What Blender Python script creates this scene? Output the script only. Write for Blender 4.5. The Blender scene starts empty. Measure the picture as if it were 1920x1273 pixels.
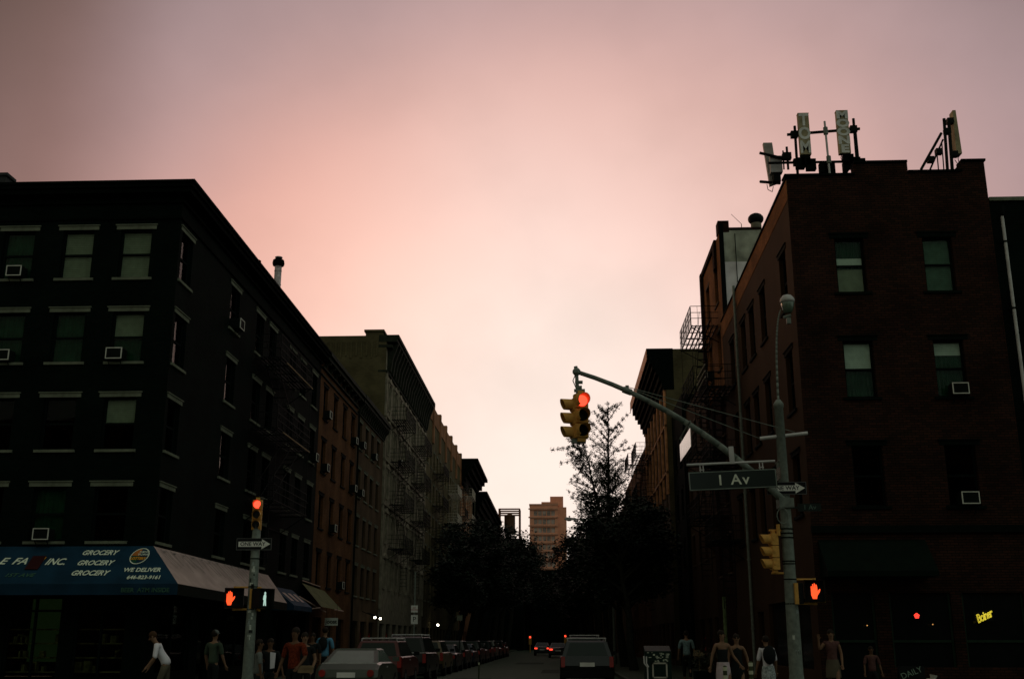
import bpy, bmesh, math, random
from mathutils import Vector, Matrix, Euler
R = math.radians
sc = bpy.context.scene
COL = sc.collection

# ------------------------------------------------------------------ camera
F_PX = 2043.0
PITCH = math.atan(564.0 / F_PX)
YAW = math.atan(90.0 / (F_PX / math.cos(PITCH)))
EYE = 1.6
cam_d = bpy.data.cameras.new("camera")
cam = bpy.data.objects.new("camera", cam_d)
COL.objects.link(cam)
cam.location = (0, 0, EYE)
cam.rotation_euler = (R(90) + PITCH, 0, YAW)
cam_d.sensor_width = 36.0
cam_d.lens = 36.0 * F_PX / 1920.0
cam_d.clip_end = 4000.0
cam_d.clip_start = 0.1
sc.camera = cam
sc.view_settings.view_transform = 'Standard'
sc.view_settings.look = 'None'
sc.view_settings.exposure = 0.0
sc.view_settings.gamma = 1.0

def at(u, v, Y):
    """point at depth Y of the photo pixel u, v (measured in the 1920 px photo)"""
    cp, sp, cy, sy = math.cos(PITCH), math.sin(PITCH), math.cos(YAW), math.sin(YAW)
    x = (u - 960) / F_PX; z = -(v - 636.5) / F_PX
    fx, fy, fz = x, cp - z * sp, sp + z * cp
    d = (fx * cy - fy * sy, fx * sy + fy * cy, fz)
    t = Y / d[1]
    return Vector((d[0] * t, Y, EYE + d[2] * t))

# ------------------------------------------------------------------ sky (world)
w = bpy.data.worlds.new("World"); sc.world = w; w.use_nodes = True
nt = w.node_tree; N = nt.nodes; L = nt.links
for n in list(N): N.remove(n)
SUN_AZ = -38.0     # degrees left of the street axis (+Y)
SUN_EL = 11.0
out = N.new('ShaderNodeOutputWorld'); bg = N.new('ShaderNodeBackground')
L.new(bg.outputs[0], out.inputs[0])
tc = N.new('ShaderNodeTexCoord')
nrm = N.new('ShaderNodeVectorMath'); nrm.operation = 'NORMALIZE'
L.new(tc.outputs['Generated'], nrm.inputs[0])
sky = N.new('ShaderNodeTexSky'); sky.sky_type = 'NISHITA'; sky.sun_disc = False
sky.sun_elevation = R(2.0); sky.sun_rotation = R(SUN_AZ); sky.air_density = 1.5; sky.dust_density = 2.0
def dirv(az, el):
    return Vector((math.sin(R(az)) * math.cos(R(el)), math.cos(R(az)) * math.cos(R(el)), math.sin(R(el))))
def vmath(op, a, b=None):
    n = N.new('ShaderNodeVectorMath'); n.operation = op
    if isinstance(a, (tuple, Vector)): n.inputs[0].default_value = a
    else: L.new(a, n.inputs[0])
    if b is not None:
        if isinstance(b, (tuple, Vector)): n.inputs[1].default_value = b
        else: L.new(b, n.inputs[1])
    return n
def math_(op, a, b=None, clamp=False):
    n = N.new('ShaderNodeMath'); n.operation = op; n.use_clamp = clamp
    for i, q in enumerate((a, b)):
        if q is None: continue
        if isinstance(q, (int, float)): n.inputs[i].default_value = q
        else: L.new(q, n.inputs[i])
    return n.outputs[0]
def ang_deg(dv):
    d = vmath('DOT_PRODUCT', nrm.outputs[0], tuple(dv))
    return math_('MULTIPLY', math_('ARCCOSINE', math_('MINIMUM', d.outputs['Value'], 1.0)), 57.29578)
def ramp(fac, stops, interp='B_SPLINE'):
    n = N.new('ShaderNodeValToRGB'); cr = n.color_ramp; cr.interpolation = interp
    while len(cr.elements) < len(stops): cr.elements.new(0.5)
    for e, (p, c) in zip(cr.elements, stops):
        e.position = p; e.color = (c[0], c[1], c[2], 1)
    L.new(fac, n.inputs[0]); return n.outputs[0]
def lin(r, g, b, k=1.0):
    f = lambda c: (c / 255 / 12.92 if c / 255 <= 0.04045 else ((c / 255 + 0.055) / 1.055) ** 2.4) * k
    return (f(r), f(g), f(b))
def maprange(val, a, b, c, d, smooth=True):
    n = N.new('ShaderNodeMapRange'); n.interpolation_type = 'SMOOTHSTEP' if smooth else 'LINEAR'
    n.inputs['From Min'].default_value = a; n.inputs['From Max'].default_value = b
    n.inputs['To Min'].default_value = c; n.inputs['To Max'].default_value = d
    L.new(val, n.inputs['Value']); return n.outputs['Result']
# drifting cloud noise bends the glow's outline a little
cl = N.new('ShaderNodeTexNoise'); cl.inputs['Scale'].default_value = 2.6
cl.inputs['Detail'].default_value = 3.5; cl.inputs['Roughness'].default_value = 0.5
mp = N.new('ShaderNodeMapping'); mp.inputs['Scale'].default_value = (1, 1, 1.25); mp.inputs['Rotation'].default_value = (0, R(25), 0)
L.new(nrm.outputs[0], mp.inputs[0]); L.new(mp.outputs[0], cl.inputs['Vector'])
a_glow = ang_deg(dirv(-1.0, 7.0))
a_glow = math_('ADD', a_glow, math_('MULTIPLY', math_('SUBTRACT', cl.outputs['Fac'], 0.5), 7.0))
base = ramp(math_('DIVIDE', a_glow, 110.0), [
    (0.00, lin(255, 238, 226)), (0.08, lin(255, 232, 220)), (0.12, lin(254, 220, 208)), (0.155, lin(241, 203, 192)),
    (0.20, lin(224, 180, 170)), (0.245, lin(183, 153, 152)), (0.29, lin(166, 142, 144)), (0.335, lin(112, 97, 94)), (0.38, lin(84, 78, 74)),
    (0.50, lin(124, 121, 120)), (0.72, lin(152, 160, 150)), (1.0, lin(150, 162, 150))])
# orange patch to the left of the glow and a browner far left
patch = maprange(ang_deg(dirv(-15.0, 18.5)), 1.0, 15.0, 1.0, 0.0)
mixp = N.new('ShaderNodeMix'); mixp.data_type = 'RGBA'; mixp.blend_type = 'MULTIPLY'
L.new(patch, mixp.inputs['Factor']); L.new(base, mixp.inputs['A']); mixp.inputs['B'].default_value = (1.04, 0.90, 0.84, 1)
sep = N.new('ShaderNodeSeparateXYZ'); L.new(nrm.outputs[0], sep.inputs[0])
azx = math_('DIVIDE', sep.outputs['X'], math_('MAXIMUM', sep.outputs['Y'], 0.05))
leftm = maprange(azx, -0.36, -0.54, 0.0, 1.0)
mixl = N.new('ShaderNodeMix'); mixl.data_type = 'RGBA'; mixl.blend_type = 'MULTIPLY'
L.new(leftm, mixl.inputs['Factor']); L.new(mixp.outputs['Result'], mixl.inputs['A']); mixl.inputs['B'].default_value = (0.66, 0.56, 0.50, 1)
# cloud streaks: slight bright / dark mottling
cl2 = N.new('ShaderNodeTexNoise'); cl2.inputs['Scale'].default_value = 5.0; cl2.inputs['Detail'].default_value = 5
L.new(mp.outputs[0], cl2.inputs['Vector'])
mot = maprange(cl2.outputs['Fac'], 0.3, 0.7, 0.93, 1.06)
vm = vmath('SCALE', mixl.outputs['Result']); L.new(mot, vm.inputs['Scale'])
# thin clear-sky share from the Sky Texture under the cloud deck
skm = vmath('SCALE', sky.outputs[0]); skm.inputs['Scale'].default_value = 0.006
tot = vmath('ADD', vm.outputs[0], skm.outputs[0])
# below the horizon: dim, so that no light comes up through the ground
below = maprange(sep.outputs['Z'], -0.02, 0.0, 0.05, 1.0)
fin = vmath('SCALE', tot.outputs[0]); L.new(below, fin.inputs['Scale'])
L.new(fin.outputs[0], bg.inputs['Color']); bg.inputs['Strength'].default_value = 1.0

# ------------------------------------------------------------------ sun: a last weak warm glow through cloud
sd = bpy.data.lights.new("sun", 'SUN'); sd.energy = 0.5; sd.angle = R(14); sd.color = (1.0, 0.55, 0.30)
so = bpy.data.objects.new("sun", sd); COL.objects.link(so)
so.rotation_euler = (-dirv(SUN_AZ, SUN_EL)).to_track_quat('-Z', 'Y').to_euler()

# ================================================================== helpers
MATS = {}
def mat(name, col, rough=0.8, metal=0.0, var=0.25, scale=3.0, spec=0.08, bump=0.0, emit=None, es=0.0, coat=0.0):
    if name in MATS: return MATS[name]
    m = bpy.data.materials.new(name); m.use_nodes = True
    t = m.node_tree; b = t.nodes['Principled BSDF']
    b.inputs['Roughness'].default_value = rough; b.inputs['Metallic'].default_value = metal
    b.inputs['Specular IOR Level'].default_value = spec
    if coat: b.inputs['Coat Weight'].default_value = coat; b.inputs['Coat Roughness'].default_value = 0.08
    if emit:
        b.inputs['Emission Color'].default_value = (*emit, 1); b.inputs['Emission Strength'].default_value = es
    tcn = t.nodes.new('ShaderNodeTexCoord')
    no = t.nodes.new('ShaderNodeTexNoise'); no.inputs['Scale'].default_value = scale; no.inputs['Detail'].default_value = 6
    t.links.new(tcn.outputs['Object'], no.inputs['Vector'])
    r = t.nodes.new('ShaderNodeValToRGB')
    r.color_ramp.elements[0].position = 0.3; r.color_ramp.elements[1].position = 0.7
    r.color_ramp.elements[0].color = (*[c * (1 - var) for c in col], 1)
    r.color_ramp.elements[1].color = (*[min(1, c * (1 + var)) for c in col], 1)
    t.links.new(no.outputs['Fac'], r.inputs[0]); t.links.new(r.outputs[0], b.inputs['Base Color'])
    if bump:
        bn = t.nodes.new('ShaderNodeBump'); bn.inputs['Strength'].default_value = bump; bn.inputs['Distance'].default_value = 0.02
        t.links.new(no.outputs['Fac'], bn.inputs['Height']); t.links.new(bn.outputs[0], b.inputs['Normal'])
    MATS[name] = m; return m

def brick(name, c1, c2, mortar, scale=1.0, stain=0.35, bump=0.5):
    if name in MATS: return MATS[name]
    m = bpy.data.materials.new(name); m.use_nodes = True
    t = m.node_tree; b = t.nodes['Principled BSDF']; b.inputs['Roughness'].default_value = 0.9
    b.inputs['Specular IOR Level'].default_value = 0.03
    tcn = t.nodes.new('ShaderNodeTexCoord'); sp = t.nodes.new('ShaderNodeSeparateXYZ')
    t.links.new(tcn.outputs['Object'], sp.inputs[0])
    ad = t.nodes.new('ShaderNodeMath'); ad.operation = 'ADD'
    t.links.new(sp.outputs['X'], ad.inputs[0]); t.links.new(sp.outputs['Y'], ad.inputs[1])
    cb = t.nodes.new('ShaderNodeCombineXYZ'); t.links.new(ad.outputs[0], cb.inputs['X']); t.links.new(sp.outputs['Z'], cb.inputs['Y'])
    br = t.nodes.new('ShaderNodeTexBrick'); br.inputs['Scale'].default_value = scale
    br.inputs['Brick Width'].default_value = 0.22; br.inputs['Row Height'].default_value = 0.075
    br.inputs['Mortar Size'].default_value = 0.009; br.inputs['Mortar Smooth'].default_value = 0.2
    br.inputs['Color1'].default_value = (*c1, 1); br.inputs['Color2'].default_value = (*c2, 1); br.inputs['Mortar'].default_value = (*mortar, 1)
    t.links.new(cb.outputs[0], br.inputs['Vector'])
    no = t.nodes.new('ShaderNodeTexNoise'); no.inputs['Scale'].default_value = 0.7; no.inputs['Detail'].default_value = 8
    t.links.new(tcn.outputs['Object'], no.inputs['Vector'])
    mr = t.nodes.new('ShaderNodeMapRange'); mr.inputs['From Min'].default_value = 0.3; mr.inputs['From Max'].default_value = 0.7
    mr.inputs['To Min'].default_value = 1 - stain; mr.inputs['To Max'].default_value = 1 + stain
    t.links.new(no.outputs['Fac'], mr.inputs['Value'])
    vs = t.nodes.new('ShaderNodeVectorMath'); vs.operation = 'SCALE'
    t.links.new(br.outputs['Color'], vs.inputs[0]); t.links.new(mr.outputs[0], vs.inputs['Scale'])
    t.links.new(vs.outputs[0], b.inputs['Base Color'])
    bn = t.nodes.new('ShaderNodeBump'); bn.inputs['Strength'].default_value = bump; bn.inputs['Distance'].default_value = 0.01
    bn.invert = True
    t.links.new(br.outputs['Fac'], bn.inputs['Height']); t.links.new(bn.outputs[0], b.inputs['Normal'])
    MATS[name] = m; return m

def glass_mat(name, tint=(0.84, 0.90, 0.86), k=0.14):
    if name in MATS: return MATS[name]
    m = bpy.data.materials.new(name); m.use_nodes = True; t = m.node_tree
    t.nodes.remove(t.nodes['Principled BSDF']); o = t.nodes['Material Output']
    tr = t.nodes.new('ShaderNodeBsdfTransparent'); tr.inputs[0].default_value = (*tint, 1)
    gl = t.nodes.new('ShaderNodeBsdfGlossy'); gl.inputs['Roughness'].default_value = 0.03
    fr = t.nodes.new('ShaderNodeFresnel'); fr.inputs[0].default_value = 1.5
    mx = t.nodes.new('ShaderNodeMixShader')
    tcn = t.nodes.new('ShaderNodeTexCoord'); no = t.nodes.new('ShaderNodeTexNoise'); no.inputs['Scale'].default_value = 1.2
    t.links.new(tcn.outputs['Object'], no.inputs['Vector'])
    bn = t.nodes.new('ShaderNodeBump'); bn.inputs['Strength'].default_value = 0.15; bn.inputs['Distance'].default_value = 0.02
    t.links.new(no.outputs['Fac'], bn.inputs['Height']); t.links.new(bn.outputs[0], gl.inputs['Normal'])
    mu = t.nodes.new('ShaderNodeMath'); mu.operation = 'MULTIPLY'; mu.inputs[1].default_value = k; t.links.new(fr.outputs[0], mu.inputs[0]); t.links.new(mu.outputs[0], mx.inputs[0]); t.links.new(tr.outputs[0], mx.inputs[1]); t.links.new(gl.outputs[0], mx.inputs[2])
    t.links.new(mx.outputs[0], o.inputs[0]); MATS[name] = m; return m

def emis(name, col, s):
    return mat(name, (0.02, 0.02, 0.02), 0.4, emit=col, es=s, var=0.1)

class MB:
    def __init__(s): s.v = []; s.f = []; s.m = []
    def poly(s, pts, m=0):
        i = len(s.v); s.v += [Vector(p) for p in pts]; s.f.append(tuple(range(i, i + len(pts)))); s.m.append(m)
    def grid_faces(s, verts, faces, m=0):
        i = len(s.v); s.v += [Vector(p) for p in verts]
        for f in faces: s.f.append(tuple(i + k for k in f)); s.m.append(m)
    def box(s, x0, x1, y0, y1, z0, z1, m=0, M=None):
        p = [Vector((x, y, z)) for z in (z0, z1) for y in (y0, y1) for x in (x0, x1)]
        if M is not None: p = [M @ q for q in p]
        s.grid_faces(p, [(0, 2, 3, 1), (4, 5, 7, 6), (0, 1, 5, 4), (2, 6, 7, 3), (0, 4, 6, 2), (1, 3, 7, 5)], m)
    def tube(s, p, q, r, n=8, r2=None, m=0, cap=True):
        p, q = Vector(p), Vector(q); d = q - p
        if d.length < 1e-6: return
        r2 = r if r2 is None else r2
        a = d.orthogonal().normalized(); b = d.normalized().cross(a)
        vs = []
        for c, rr in ((p, r), (q, r2)):
            for k in range(n):
                t = 2 * math.pi * k / n; vs.append(c + a * math.cos(t) * rr + b * math.sin(t) * rr)
        fs = [(k, (k + 1) % n, n + (k + 1) % n, n + k) for k in range(n)]
        if cap: fs += [tuple(range(n - 1, -1, -1)), tuple(range(n, 2 * n))]
        s.grid_faces(vs, fs, m)
    def path(s, pts, r, n=6, m=0):
        for a, b in zip(pts[:-1], pts[1:]): s.tube(a, b, r, n, m=m)
    def lathe(s, c, prof, n=16, m=0, M=None):
        vs = []; c = Vector(c)
        for (r, z) in prof:
            for k in range(n):
                t = 2 * math.pi * k / n; q = Vector((math.cos(t) * r, math.sin(t) * r, z))
                vs.append((M @ q if M is not None else q) + c)
        fs = []
        for j in range(len(prof) - 1):
            for k in range(n): fs.append((j * n + k, j * n + (k + 1) % n, (j + 1) * n + (k + 1) % n, (j + 1) * n + k))
        fs += [tuple(range(n - 1, -1, -1)), tuple(range((len(prof) - 1) * n, len(prof) * n))]
        s.grid_faces(vs, fs, m)
    def prism(s, pts, vec, m=0):
        """solid of a polygon swept by vec"""
        a = [Vector(p) for p in pts]; vec = Vector(vec); n = len(a)
        s.grid_faces(a + [p + vec for p in a],
                     [tuple(range(n)), tuple(range(2 * n - 1, n - 1, -1))] + [(k, n + k, n + (k + 1) % n, (k + 1) % n) for k in range(n)], m)
    def ell(s, c, r, n=10, m=0):
        c = Vector(c); r = Vector(r) if not isinstance(r, (int, float)) else Vector((r, r, r)); h = max(4, n // 2)
        prof = [(max(1e-3, math.sin(math.pi * j / h)), -math.cos(math.pi * j / h)) for j in range(h + 1)]
        s.lathe(c, prof, n, m, Matrix.Diagonal(r))
    def build(s, name, mats, parent=None, loc=None, rot=None, smooth=False, world=True, fix=False):
        me = bpy.data.meshes.new(name)
        off = Vector((0, 0, 0))
        if parent is not None and world: off = BASE.get(parent.name, Vector((0, 0, 0)))
        me.from_pydata([tuple(p - off) for p in s.v], [], s.f)
        for x in (mats if isinstance(mats, (list, tuple)) else [mats]): me.materials.append(x)
        me.polygons.foreach_set('material_index', s.m)
        if fix:
            bm = bmesh.new(); bm.from_mesh(me); bmesh.ops.recalc_face_normals(bm, faces=bm.faces); bm.to_mesh(me); bm.free()
        if smooth: me.polygons.foreach_set('use_smooth', [True] * len(s.f))
        me.update()
        o = bpy.data.objects.new(name, me); COL.objects.link(o)
        if parent is not None: o.parent = parent
        if loc is not None: o.location = loc
        if rot is not None: o.rotation_euler = rot
        return o

BASE = {}
def tag(o, label=None, cat=None, group=None, kind=None):
    if label: o['label'] = label
    if cat: o['category'] = cat
    if group: o['group'] = group
    if kind: o['kind'] = kind
    return o
def thing(name, loc, label, cat, group=None, rz=0.0):
    o = bpy.data.objects.new(name, None); COL.objects.link(o); o.location = loc; o.rotation_euler = (0, 0, rz)
    o.empty_display_size = 0.2
    if abs(rz) < 1e-9: BASE[o.name] = Vector(loc)
    return tag(o, label, cat, group)
def cp(o, parent=None, loc=None, rot=None):
    c = o.copy(); COL.objects.link(c); c.parent = parent
    if loc is not None: c.location = loc
    if rot is not None: c.rotation_euler = rot
    return c
def copy_tree(o, parent=None, loc=None, rot=None):
    c = cp(o, parent, loc, rot)
    for ch in list(o.children): copy_tree(ch, c)
    return c

FONT_CACHE = {}
def text_part(name, txt, size, m, parent=None, loc=(0, 0, 0), rot=(0, 0, 0), ext=0.004, shear=0.0, bold=0.0, sx=1.0, align='CENTER', space=1.0):
    cu = bpy.data.curves.new(name, 'FONT'); cu.body = txt; cu.size = size; cu.extrude = ext; cu.shear = shear
    cu.align_x = align; cu.align_y = 'CENTER'; cu.offset = bold; cu.resolution_u = 3; cu.space_character = space
    to = bpy.data.objects.new(name, cu)
    COL.objects.link(to)
    dg = bpy.context.evaluated_depsgraph_get()
    me = bpy.data.meshes.new_from_object(to.evaluated_get(dg))
    bpy.data.objects.remove(to)
    me.materials.clear(); me.materials.append(m)
    for p in me.polygons: p.material_index = 0
    if sx != 1.0:
        for vv in me.vertices: vv.co.x *= sx
    o = bpy.data.objects.new(name, me); COL.objects.link(o)
    if parent is not None: o.parent = parent
    o.location = loc; o.rotation_euler = rot
    return o

# ================================================================== materials
M_asph = mat('asphalt', (0.024, 0.044, 0.024), 0.85, var=0.3, scale=2.0, bump=0.3, spec=0.25)
M_conc = mat('pavement_concrete', (0.045, 0.055, 0.038), 0.85, var=0.25, scale=1.5, bump=0.2)
M_kerb = mat('kerb_stone', (0.07, 0.08, 0.06), 0.8, var=0.2)
M_paint = mat('road_paint', (0.6, 0.6, 0.57), 0.7, var=0.25, scale=8)
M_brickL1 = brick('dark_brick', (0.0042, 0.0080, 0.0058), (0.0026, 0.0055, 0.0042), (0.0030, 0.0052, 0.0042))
M_brickL2 = brick('rust_brick', (0.135, 0.055, 0.022), (0.10, 0.044, 0.019), (0.07, 0.042, 0.022))
M_brickL2b = brick('tan_brick', (0.085, 0.056, 0.030), (0.085, 0.05, 0.028), (0.07, 0.055, 0.038))
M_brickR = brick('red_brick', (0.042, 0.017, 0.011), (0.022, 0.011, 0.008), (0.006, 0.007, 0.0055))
M_brickOl = brick('olive_brick', (0.100, 0.082, 0.040), (0.08, 0.066, 0.033), (0.08, 0.066, 0.04))
M_brickOr = brick('orange_brick', (0.33, 0.15, 0.07), (0.28, 0.12, 0.06), (0.2, 0.12, 0.08))
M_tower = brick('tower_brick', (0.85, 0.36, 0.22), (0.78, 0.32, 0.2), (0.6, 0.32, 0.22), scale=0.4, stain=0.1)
M_stucco = mat('red_stucco', (0.044, 0.022, 0.009), 0.9, var=0.2, scale=0.6, bump=0.2)
M_white_wall = mat('weathered_white_render', (0.80, 0.72, 0.72), 0.9, var=0.3, scale=0.9, bump=0.2)
M_ornate = mat('carved_stone_front', (0.21, 0.18, 0.13), 0.85, var=0.35, scale=2.5, bump=0.4)
M_brownst = mat('brownstone_trim', (0.075, 0.048, 0.030), 0.85, var=0.3, scale=2, bump=0.3)
M_stone = mat('pale_stone_trim', (0.15, 0.16, 0.115), 0.95, var=0.25, scale=4, bump=0.2)
M_darkst = mat('dark_stone_trim', (0.003, 0.0055, 0.004), 0.95, var=0.25, scale=4)
M_corn = mat('dark_cornice_metal', (0.0028, 0.0044, 0.0036), 0.95, var=0.3, spec=.03)
M_corn2 = mat('painted_cornice_green', (0.022, 0.025, 0.017), 0.9, var=0.3, spec=.1)
M_roof = mat('roofing_felt', (0.04, 0.04, 0.04), 0.9)
M_frame = mat('window_frame_dark', (0.003, 0.006, 0.005), 0.9)
M_framew = mat('window_frame_pale', (0.5, 0.48, 0.42), 0.6)
M_glass = glass_mat('window_glass')
M_glassd = mat('dark_glass', (0.006, 0.008, 0.008), 0.10, spec=0.15, var=0.1)
M_blind = mat('window_blind', (0.75, 0.76, 0.70), 0.9, var=0.12, scale=5)
M_blindb = mat('beige_blind', (0.30, 0.30, 0.22), 0.9, var=0.15, scale=5)
M_blindg = mat('green_curtain', (0.014, 0.055, 0.028), 0.9, var=0.3, scale=3)
M_iron = mat('fire_escape_iron', (0.004, 0.006, 0.005), 0.7, var=0.2, spec=0.1)
M_ironp = mat('pale_painted_iron', (0.5, 0.44, 0.36), 0.5, var=0.2)
M_galv = mat('galvanised_steel', (0.1750, 0.1960, 0.1680), 0.55, 0.15, var=0.25, scale=9)
M_galvl = mat('light_steel', (0.5040, 0.4800, 0.4620), 0.5, 0.2, var=0.2)
M_acw = mat('air_conditioner_casing', (0.5880, 0.5740, 0.5040), 0.6, var=0.15)
M_acd = mat('air_conditioner_grille', (0.008, 0.011, 0.009), 0.7)
M_yel = mat('signal_yellow', (0.6300, 0.3300, 0.0825), 0.5, var=0.15, scale=12)
M_blk = mat('signal_black', (0.008, 0.009, 0.009), 0.6)
M_lensoff = mat('unlit_lens', (0.012, 0.012, 0.01), 0.2)
M_red = emis('red_signal_light', (1.0, 0.055, 0.025), 2.6)
M_hand = emis('hand_signal_light', (1.0, 0.085, 0.02), 1.5)
M_walk = emis('walk_signal_light', (0.55, 0.8, 0.68), 0.75)
M_yneon = emis('yellow_neon', (0.9, 0.72, 0.05), 1.1)
M_rneon = emis('red_neon', (1.0, 0.05, 0.03), 2.0)
M_lampw = emis('white_lamp', (1.0, 0.9, 0.72), 9.0)
M_signblk = mat('sign_black', (0.012, 0.012, 0.013), 0.5)
M_signw = mat('sign_white', (0.7750, 0.7500, 0.6875), 0.5, var=0.1)
M_signg = mat('sign_green', (0.003, 0.012, 0.009), 0.28, var=0.15, spec=0.5)
M_awn = mat('blue_awning', (0.007, 0.032, 0.060), 0.7, var=0.25, scale=1.5)
M_awns = mat('skylit_awning_pink', (0.44, 0.32, 0.29), 0.8, var=0.16, scale=2.0)  # pink sky light put into the side panel's colour; blotches share it
M_awnx = mat('awning_stripes', (0.16, 0.14, 0.13), 0.8, var=0.3)
M_awng = mat('green_awning', (0.0015, 0.006, 0.003), 0.8, var=0.3)
M_awny = mat('olive_awning', (0.10, 0.10, 0.04), 0.8, var=0.3)
M_awtxt = mat('awning_lettering', (0.7750, 0.8250, 0.6500), 0.7, var=0.15)
M_awtxg = mat('dim_green_lettering', (0.05, 0.12, 0.08), 0.7)
M_orange = mat('orange_print', (0.65, 0.28, 0.02), 0.6)
M_shop = emis('dim_shop_light', (0.22, 0.45, 0.12), 0.011)
M_bark = mat('tree_bark', (0.02, 0.02, 0.015), 0.95, var=0.4, scale=6, bump=0.5)
M_skin = mat('skin', (0.2300, 0.1300, 0.0800), 0.6, var=0.08)
M_hair = mat('dark_hair', (0.02, 0.014, 0.01), 0.6)
M_tyre = mat('tyre_rubber', (0.015, 0.015, 0.015), 0.85)
M_rim = mat('alloy_rim', (0.120, 0.120, 0.120), 0.35, 0.8)
M_carglass = mat('car_glass', (0.010, 0.018, 0.014), 0.25, spec=0.22, var=0.1)
M_tail = mat('tail_light_red', (0.30, 0.02, 0.015), 0.25, spec=0.6)
M_tailon = emis('tail_light_lit', (1.0, 0.06, 0.03), 1.6)
M_tower_steel = mat('rusty_steel', (0.16, 0.06, 0.03), 0.7)
M_tank = mat('cedar_tank', (0.10, 0.05, 0.03), 0.85)

def leafmat(name, c):
    m = mat(name, c, 0.75, var=0.45, scale=1.2, spec=0.2); return m
M_leafd = leafmat('dark_leaves', (0.012, 0.020, 0.012))
M_leafg = leafmat('ginkgo_leaves', (0.030, 0.042, 0.022))

XL, XR, YF = -11.8, 7.2, 31.7
KL, KR = -7.35, 2.75            # kerb lines of the side street

# ================================================================== ground, roads, pavements
mb = MB(); mb.poly([(-1500, -600, -0.01), (1500, -600, -0.01), (1500, 2500, -0.01), (-1500, 2500, -0.01)])
tag(mb.build('ground', M_asph), kind='structure')
mb = MB(); mb.poly([(-300, 0.5, 0), (300, 0.5, 0), (300, 26.4, 0), (-300, 26.4, 0)])
tag(mb.build('avenue_road', M_asph), kind='structure')
mb = MB(); mb.poly([(KL, 26.4, 0), (KR, 26.4, 0), (KR, 420, 0), (KL, 420, 0)]); 
tag(mb.build('street_road', M_asph), kind='structure')
def pavement(name, pts, th=0.15):
    mb = MB(); mb.prism([(x, y, -0.02) for x, y in pts], (0, 0, th + 0.02)); 
    return tag(mb.build(name, M_conc, fix=True), kind='structure')
def corner(x, y, r, a0, a1, n=7):
    return [(x + r * math.cos(R(a0 + (a1 - a0) * k / n)), y + r * math.sin(R(a0 + (a1 - a0) * k / n))) for k in range(n + 1)]
rr = 3.0
pavement('left_pavement', [(-300, 26.4)] + corner(KL - rr, 26.4 + rr, rr, -90, 0) + [(KL, 420), (-13, 420), (-13, 31.9), (-300, 31.9)])
pavement('right_pavement', [(300, 26.4), (300, 31.9), (8.2, 31.9), (8.2, 420), (KR, 420)] + corner(KR + rr, 26.4 + rr, rr, 180, 270))
pavement('near_pavement', [(-300, -12), (300, -12), (300, -1.5), (-300, -1.5)])
mb = MB()
mb.prism([(x, y, 0.0) for x, y in [(-300, 26.25)] + corner(KL - rr, 26.4 + rr, rr + .15, -90, 0) + [(KL + .15, 420), (KL + .002, 420)] +
         corner(KL - rr, 26.4 + rr, rr + .002, 0, -90) + [(-300, 26.398)]], (0, 0, 0.146))
mb.prism([(x, y, 0.0) for x, y in [(300, 26.25), (300, 26.398)] + corner(KR + rr, 26.4 + rr, rr + .002, 270, 180) + [(KR - .002, 420), (KR - .15, 420)] +
         corner(KR + rr, 26.4 + rr, rr + .15, 180, 270)], (0, 0, 0.146))
tag(mb.build('kerb', M_kerb, fix=True), kind='structure')
mb = MB()
for k in range(9):
    x = KL + 0.5 + k * 1.12; mb.poly([(x, 22.3, .004), (x + .6, 22.3, .004), (x + .6, 25.6, .004), (x, 25.6, .004)])
for k in range(16):
    y = 1.6 + k * 1.3; mb.poly([(-10.6, y, .004), (-7.8, y, .004), (-7.8, y + .6, .004), (-10.6, y + .6, .004)])
    mb.poly([(3.4, y, .004), (6.2, y, .004), (6.2, y + .6, .004), (3.4, y + .6, .004)])
tag(mb.build('crosswalk_marking', M_paint), kind='structure')

for (x_, y_) in ((-2.2, 50.0), (-3.4, 71.0), (-1.2, 34.0)):
    mb = MB(); mb.tube((x_, y_, -.01), (x_, y_, .006), .38, 24); tag(mb.build('manhole_cover', mat('cast_iron_cover', (.02, .022, .02), .6)), kind='structure')
mb = MB()
for (x_, y_, a_, c_) in ((-4.6, 45, 1.6, 5), (-1.0, 58, 1.2, 7), (-3.2, 80, 2.0, 6), (-.4, 30, 2.2, 2.6)): mb.poly([(x_, y_, .004), (x_ + a_, y_, .004), (x_ + a_, y_ + c_, .004), (x_, y_ + c_, .004)])
tag(mb.build('asphalt_patch', mat('patched_asphalt', (.014, .024, .014), .85, var=.3, scale=6)), kind='structure')
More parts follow.
